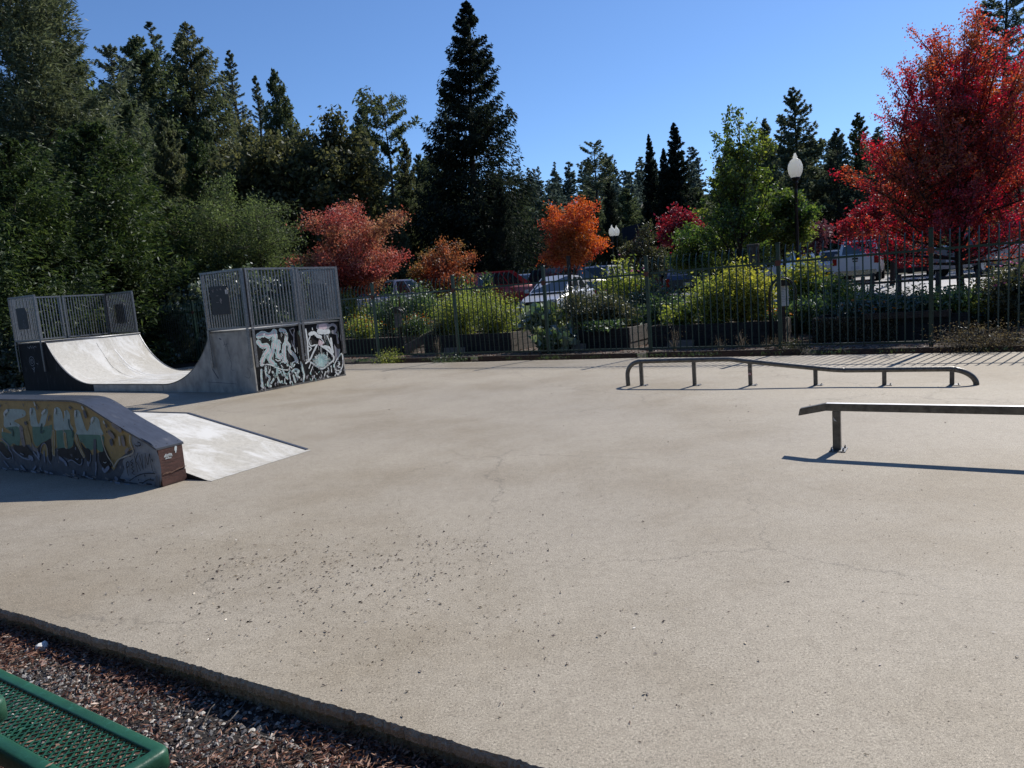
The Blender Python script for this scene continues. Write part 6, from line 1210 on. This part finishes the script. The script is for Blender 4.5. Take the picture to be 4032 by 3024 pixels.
def mound(name, label, c, r, n, leaf, mat, seed, cat='bush', group=None, depth=.28, asp=.7):
    rs = np.random.RandomState(seed); root = empty(name, c, 0, label, cat, group)
    D = unit(rs.normal(size=(n, 3))); D[:, 2] = np.abs(D[:, 2]) ** .8; D = unit(D)
    lump = 1 + .13 * np.sin(D[:, 0] * 7 + seed) * np.cos(D[:, 1] * 6 + seed * 2) + .1 * np.sin(D[:, 2] * 11 + D[:, 0] * 9) + .05 * np.sin(D[:, 1] * 23 + D[:, 2] * 19)
    P = D * np.array(r) * (lump * (1 - depth * rs.rand(n) ** 2.0 + rs.normal(0, .025, n)))[:, None]
    A = unit(rs.normal(size=(n, 3)) + [0, 0, -.3]); B = unit(D + rs.normal(0, .6, D.shape)); A = unit(np.cross(B, A)); C = unit(np.cross(B, A)); l = (leaf * rs.uniform(.55, 1.35, n))[:, None]
    V = np.stack([P - A * l, P + C * l * asp - A * l * .2, P + A * l, P - C * l * asp - A * l * .2], 1).reshape(-1, 3)
    mb = MB()
    for i in range(40):
        k = rs.randint(n); e_ = P[k] * .93; mb.tube([(0, 0, 0), tuple(e_ * .5 + [0, 0, .1 * r[2]]), tuple(e_)], [.03, .02, .008], 4, cap=False)
    mb.build('branches', M['bark'], root); np_mesh('foliage', V, 4, M[mat], root, rnd=rs.rand(n)); return root

# ---- left group
cw = start('bright_cedar', 'bushy bright cedar sloping down to the ivy behind the left railing', 205, 268, 27, 31, 'nd_bright', 3.7, nb=560, per=150, leaf=.1, asp=.24, prof=.72, droop=.1, hang=.15, tr=.018, t0=.02)
start('bright_cedar', 'bushy bright cedar at the left picture edge above the black ramp side', -10, 300, 23, 32, 'nd_bright', 3.3, nb=540, per=150, leaf=.09, asp=.24, prof=.7, droop=.1, hang=.15, tr=.018, t0=.02)
start('bright_cedar', 'darker bushy cedar squeezed between the two bright cedars', 105, 330, 30, 33, 'nd_cedar', 3.3, nb=460, per=110, leaf=.11, asp=.26, prof=.7, droop=.15, hang=.2, t0=.03)
pn = start('tall_pine', 'huge pale needled pine cut by the upper left corner', 0, -230, 34, 41, 'nd_pine', 4.0, nb=620, per=230, leaf=.13, prof=.5, droop=.05, hang=-.1, tuft=True, asp=.2, t0=.2, tr=.02)
cd = start('dark_cedar', 'dark ragged cedar just right of the corner pine', 132, 92, 44, 42, 'nd_cedar', 4.6, nb=420, per=120, leaf=.17, prof=.8, hang=.55, sparse=.1)
fr = start('open_fir', 'slim open fir with sky through it, left of the dense trio', 236, 108, 58, 43, 'nd_fir', 3.6, nb=190, per=110, leaf=.17, prof=.45, t0=.15, hang=.3, sparse=.3, gap=[(.5, .62, .5)])
ce = start('dense_cedar', 'dense conifer with a rounded tip, left of the dense trio', 304, 84, 62, 44, 'nd_cedar', 5.0, nb=500, per=120, leaf=.19, prof=.6, hang=.5, sparse=.1)
f2 = start('open_fir', 'airy fir with level branches at the centre of the dense trio', 342, 50, 70, 45, 'nd_fir', 4.6, nb=170, per=130, leaf=.18, prof=.8, t0=.2, droop=.1, hang=.1, sparse=.2)
c3 = start('dense_cedar', 'broad tall conifer at the right of the dense trio', 392, 50, 66, 46, 'nd_brown', 7.2, nb=540, per=140, leaf=.2, prof=.8, hang=.5, sparse=.15)
def cp(src, x, yt, Y, w_, label, mat=None, group='conifers in the mid distance'):
    loc, H = place(x, yt, Y); rz = random.uniform(0, 6.28); return rehang(src, loc, H, w_ * random.uniform(.92, 1.08), rz, label, group, mat)
cp(f2, 470, 155, 80, .8, 'open topped fir left of the tall thin conifer')
nf = start('slim_conifer', 'tall thin conifer left of the oaks with a see through top', 503, 102, 82, 47, 'nd_fir', 3.4, nb=270, per=100, leaf=.18, prof=.85, t0=.15, hang=.4, sparse=.25)
cp(nf, 545, 168, 88, .85, 'small pale pointed conifer right of the tall thin one'); cp(cd, 590, 150, 76, .62, 'dark pointed conifer over the left oak')
cp(nf, 622, 240, 84, .9, 'thin conifer between the two oaks')
cp(cd, 440, 260, 60, .8, 'dark conifer below the broad tall one'); cp(ce, 180, 220, 52, .9, 'dark conifer behind the two bright cedars')
cp(ce, 270, 200, 50, .8, 'shadowed conifer before the dense trio'); cp(cd, 350, 255, 48, .85, 'olive conifer below the airy fir', 'nd_brown'); cp(ce, 420, 300, 44, .8, 'greener conifer above the willow bush', 'nd_bright')
cp(cd, 60, 180, 60, .9, 'conifer glimpsed behind the corner pine')
broadleaf('oak', 'brownish oak above the right of the willow bush', 51, 545, 262, 46, 3.4, 4.0, 'lf_oak', .15, 17000, 14, 7, sig=.42, trunk_r=.25, asp=.6)
broadleaf('oak', 'brownish oak left of the round crowned one, standing lower', 52, 598, 300, 44, 2.9, 2.5, 'lf_oak', .15, 13000, 12, 7, sig=.4, trunk_r=.22, asp=.6)
broadleaf('oak', 'round crowned dark oak above the red pink tree', 53, 706, 238, 46, 3.1, 3.0, 'lf_oak', .15, 20000, 15, 8, sig=.42, trunk_r=.25, asp=.6)
cp(ce, 775, 236, 58, .66, 'rounded conifer right of the round oak', 'nd_brown'); cp(cd, 800, 330, 52, .62, 'brown green conifer low right of the round oak', 'nd_brown')
# snag with a bent bare trunk
start('bare_trunk_cedar', 'gaunt cedar with a bare trunk and a tufted leaning top', 836, 215, 50, 54, 'nd_cedar', 2.6, nb=120, per=110, leaf=.14, prof=.12, t0=.3, hang=.5, sparse=.3, gap=[(.3, .8, .42), (.95, 1, .5)], tr=.014)
cp(cd, 872, 300, 54, .62, 'grey green conifer right of the gaunt cedar', 'nd_brown'); cp(ce, 905, 335, 70, .6, 'small conifer just left of the big cedar')
cp(ce, 848, 420, 46, .7, 'pale olive conifer low beside the bare trunk', 'nd_brown')
cp(nf, 938, 172, 64, 1.1, 'narrow pointed conifer touching the left of the big cedar', 'nd_fir')
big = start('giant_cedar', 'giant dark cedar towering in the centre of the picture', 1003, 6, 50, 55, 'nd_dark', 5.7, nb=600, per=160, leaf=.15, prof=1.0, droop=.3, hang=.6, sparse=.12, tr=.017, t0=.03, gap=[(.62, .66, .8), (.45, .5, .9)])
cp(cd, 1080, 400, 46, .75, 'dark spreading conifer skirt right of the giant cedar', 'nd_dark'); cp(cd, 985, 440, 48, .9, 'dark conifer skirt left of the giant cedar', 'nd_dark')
# ---- centre and right
pr_ = start('lone_pine', 'lone open pine standing above the far wood', 1284, 310, 88, 56, 'nd_pine', 2.6, nb=110, per=90, leaf=.2, prof=.3, t0=.35, hang=.05, sparse=.25, tuft=True, asp=.3)
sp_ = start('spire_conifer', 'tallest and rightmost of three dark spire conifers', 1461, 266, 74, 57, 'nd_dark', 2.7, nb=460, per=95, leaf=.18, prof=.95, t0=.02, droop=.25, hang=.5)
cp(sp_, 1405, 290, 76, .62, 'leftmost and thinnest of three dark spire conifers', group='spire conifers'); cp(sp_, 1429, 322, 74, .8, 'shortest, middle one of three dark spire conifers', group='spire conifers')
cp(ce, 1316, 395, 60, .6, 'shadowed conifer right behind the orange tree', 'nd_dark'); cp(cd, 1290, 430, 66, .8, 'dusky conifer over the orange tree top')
cp(nf, 1512, 400, 80, .9, 'small conifer right of the three spires')
cp(cd, 1652, 256, 56, .62, 'brownish conifer just behind the green maple', 'nd_brown')
p2 = start('tall_pine', 'tall pointed pine directly behind the near lamp globe', 1726, 190, 60, 58, 'nd_pine', 2.9, nb=300, per=110, leaf=.17, prof=.7, t0=.12, hang=.15, sparse=.12, tuft=True, asp=.32)
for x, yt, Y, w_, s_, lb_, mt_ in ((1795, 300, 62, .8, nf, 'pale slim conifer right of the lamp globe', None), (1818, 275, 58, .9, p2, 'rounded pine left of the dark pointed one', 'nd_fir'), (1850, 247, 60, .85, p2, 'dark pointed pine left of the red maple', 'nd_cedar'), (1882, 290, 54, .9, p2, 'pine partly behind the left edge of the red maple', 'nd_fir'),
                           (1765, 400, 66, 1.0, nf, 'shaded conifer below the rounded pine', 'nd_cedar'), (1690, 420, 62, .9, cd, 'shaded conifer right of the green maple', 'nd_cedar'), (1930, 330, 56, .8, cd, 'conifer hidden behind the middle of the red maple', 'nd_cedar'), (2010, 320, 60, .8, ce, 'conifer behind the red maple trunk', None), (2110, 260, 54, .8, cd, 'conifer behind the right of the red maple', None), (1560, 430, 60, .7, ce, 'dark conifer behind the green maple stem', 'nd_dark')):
    cp(s_, x, yt, Y, w_, lb_, mt_)
start('tall_pine', 'tall dark pine cut by the upper right corner', 2178, -60, 44, 59, 'nd_fir', 3.2, nb=260, per=120, leaf=.14, prof=.6, t0=.15, hang=.1, sparse=.15, tuft=True, asp=.3)
# ---- deciduous colour
broadleaf('red_maple', 'big red maple filling the right side, forked dark trunk', 61, 2072, 30, 19, 3.1, 1.55, 'lf_maple_red', .033, 100000, 64, 8, 'ascend', sig=.105, trunk_r=.11, asp=.6, ry=2.6)
broadleaf('crimson_tree', 'smaller crimson tree at the lower left of the red maple', 62, 1925, 395, 24, 1.55, 1.7, 'lf_crimson', .055, 15000, 14, 6, 'round', sig=.2, trunk_r=.09)
broadleaf('green_maple', 'dark green maple with uneven limbs left of the near lamp', 63, 1588, 236, 24, 1.75, 1.3, 'lf_maple_green', .06, 15000, 24, 6, 'ascend', sig=.11, trunk_r=.1, ry=1.8)
broadleaf('green_maple', 'low spreading yellow green maple branches beside the near lamp pole', 64, 1690, 405, 25, 1.2, 1.2, 'lf_maple_green', .06, 10000, 12, 6, 'round', sig=.2, trunk_r=.07)
broadleaf('green_maple', 'yellow green tree at the left foot of the uneven maple', 65, 1500, 470, 26, 1.2, 1.0, 'lf_maple_green', .055, 9000, 12, 6, 'round', sig=.2, trunk_r=.07)
broadleaf('burgundy_tree', 'small burgundy tree left of the green maple', 66, 1458, 424, 31, .95, 2.2, 'lf_crimson', .07, 5000, 9, 5, 'round', sig=.2, trunk_r=.07)
broadleaf('mauve_tree', 'dull mauve tree behind the near lamp pole', 67, 1745, 470, 36, 1.3, 1.6, 'lf_mauve', .09, 5000, 10, 5, 'round', sig=.28, trunk_r=.08)
broadleaf('orange_tree', 'bright orange tree in the middle above the parked cars', 68, 1228, 410, 31, 1.55, 1.25, 'lf_orange_t', .045, 34000, 18, 7, 'round', sig=.2, trunk_r=.09, ry=1.4)
broadleaf('red_tree', 'wide red pink tree right of the half pipe railing', 69, 742, 424, 28, 2.15, 1.5, 'lf_pink_red', .045, 38000, 18, 7, 'round', sig=.24, trunk_r=.1)
broadleaf('rusty_tree', 'small rust coloured tree left of the giant cedar', 70, 945, 496, 30, 1.35, 1.0, 'lf_rusty', .045, 19000, 13, 6, 'round', sig=.2, trunk_r=.08)
broadleaf('willow_bush', 'soft green willow bush, left and taller of the pair above the ivy', 71, 445, 372, 30, 2.1, .6, 'lf_willow', .05, 36000, 20, 8, 'round', sig=.26, trunk_r=.1, asp=.45)
broadleaf('willow_bush', 'soft green willow bush, right and lower of the pair above the railing', 72, 545, 412, 29, 1.9, .5, 'lf_willow', .055, 30000, 20, 8, 'round', sig=.26, trunk_r=.1, asp=.32)
broadleaf('grey_shrub', 'grey green shrub tree between the distant lamps and the burgundy tree', 73, 1388, 486, 32, .95, .8, 'lf_olive', .06, 7000, 11, 6, 'round', sig=.2, trunk_r=.07)
# ---- ivy and bushes behind the half pipe
def gpt(x, Y): d = ray(x, 700); p = d * (Y / d.y); return Vector((p.x, p.y, gz(p.x, p.y) - .1))
for i, (x, Y, r, n, lb_) in enumerate(((275, 28.3, (2.0, 1.5, 3.7), 13000, 'tall ivy mass with pale leaves right of the left railing'), (375, 27.4, (1.8, 1.5, 2.9), 9000, 'ivy bank between the two railings'), (480, 26, (2.0, 1.4, 3.0), 11000, 'ivy hedge seen through the right railing, left part'), (590, 24.8, (1.9, 1.4, 2.9), 11000, 'ivy hedge seen through the right railing, right part'),
                                  (150, 25, (2.4, 1.4, 2.6), 9000, 'dark ivy behind the left railing'), (20, 22, (1.9, 1.3, 2.2), 9000, 'dark bramble mass at the left edge of the half pipe'), (665, 26, (1.5, 1.3, 2.5), 6000, 'ivy end under the red pink tree'))):
    mound('ivy_bank', lb_, gpt(x, Y), r, n, .075, 'lf_ivy', 80 + i, 'ivy')
mound('leafy_shrub', 'small light green shrub on the gravel left of the black ramp side', gp(14, 800, -.08) + Vector((-.2, .6, 0)), (.55, .5, .75), 2600, .045, 'lf_willow', 91)
mound('leafy_shrub', 'low shrub behind the fence between the two ramp sides', gpt(385, 26) + Vector((0, -.6, 0)), (.8, .6, 1.1), 2600, .05, 'lf_green', 92)
# ---- filler belt and far wood
k = 0
for x in range(-140, 1010, 62):
    cp(random.choice((cd, ce)), x + random.uniform(-18, 18), random.uniform(330, 400), random.uniform(78, 92), 1.25, 'shadowed conifer in the dark belt behind the left hand trees', random.choice((None, 'nd_cedar')), 'conifers of the dark belt'); k += 1
for x in range(1040, 2330, 75):
    cp(random.choice((cd, ce)), x + random.uniform(-18, 18), random.uniform(440, 480) - x * .03, random.uniform(76, 100), 1.25, 'shadowed conifer in the dark belt behind the right hand trees', random.choice((None, 'nd_cedar')), 'conifers of the right dark belt')
protos = []
for i, (pf, spz, tf, Rr_) in enumerate(((.8, .1, False, 3.2), (.55, .25, True, 2.6), (.95, .05, False, 3.0), (.4, .35, True, 2.4))):
    mb, V, rnd = conifer_meshes(100 + i, 18, Rr_, 110, 22, .5, prof=pf, sparse=spz, tuft=tf, t0=.1, hang=.2, asp=.4)
    r_ = empty('far_conifer', (0, 0, 0), 0, 'slim conifer of the hillside wood on the skyline', 'tree', 'conifers of the far hillside wood')
    mb.build('trunk', M['bark'], r_); np_mesh('crown', V, 4, M['nd_far'], r_, rnd=rnd); r_['h'] = 18; protos.append(r_)
rg = random.Random(12); used = 0
N_FAR = 290
for i in range(N_FAR):
    an = R(rg.uniform(-22, 44)); d = 112 + 200 * (i / N_FAR) ** .9 + rg.uniform(-6, 6); x, y = d * math.sin(an), d * math.cos(an)
    o = protos[i] if i < 4 else copy_tree(protos[i % 4]); s = rg.uniform(.62, .98) * (1 if d < 200 else 1.05)
    o.location = (x, y, gz(x, y) - .3); o.scale = (s * rg.uniform(.9, 1.3),) * 2 + (s,); o.rotation_euler = (rg.gauss(0, .015), rg.gauss(0, .015), rg.uniform(0, 6.28))
# utility pole
T = at(1786, 435, 62); g = gz(T.x, 62); up_ = empty('utility_pole', (T.x, 62, g), 0, 'thin grey utility pole before the pines left of the red maple', 'utility pole')
mb = MB(); mb.tube([(0, 0, 0), (0, 0, T.z - g)], [.15, .1], 8); mb.build('pole', M['bark_grey'], up_)
mb = MB(); mb.tube([(0, 0, T.z - g - .5), (-1.2, 0, T.z - g - .2)], .04, 6); mb.build('arm', M['galv'], up_); mb = MB(); mb.bb(-1.7, -1.15, -.1, .1, T.z - g - .26, T.z - g - .14); mb.build('lamp_head', M['galv'], up_, bevel=.02)

# unseen conifers added behind the viewpoint to block sky light
for i, (x, y, s_) in enumerate(((-26, -16, 1.0), (-17, -20, 1.15), (-9, -15, .95), (-2, -19, 1.1), (6, -16, 1.0), (14, -20, 1.15), (22, -15, .95), (-30, -6, 1.0), (30, -8, 1.0))):
    c = copy_tree((cd, ce)[i % 2]); c.location = (x, y, gz(x, y) - .2); c.scale = (s_ * 1.2, s_ * 1.2, s_); c.rotation_euler.z = i * 1.3
    c['label'] = 'tall unseen conifer added behind the picnic table to block sky light'; c['group'] = 'sky blocking conifers added behind the viewpoint'
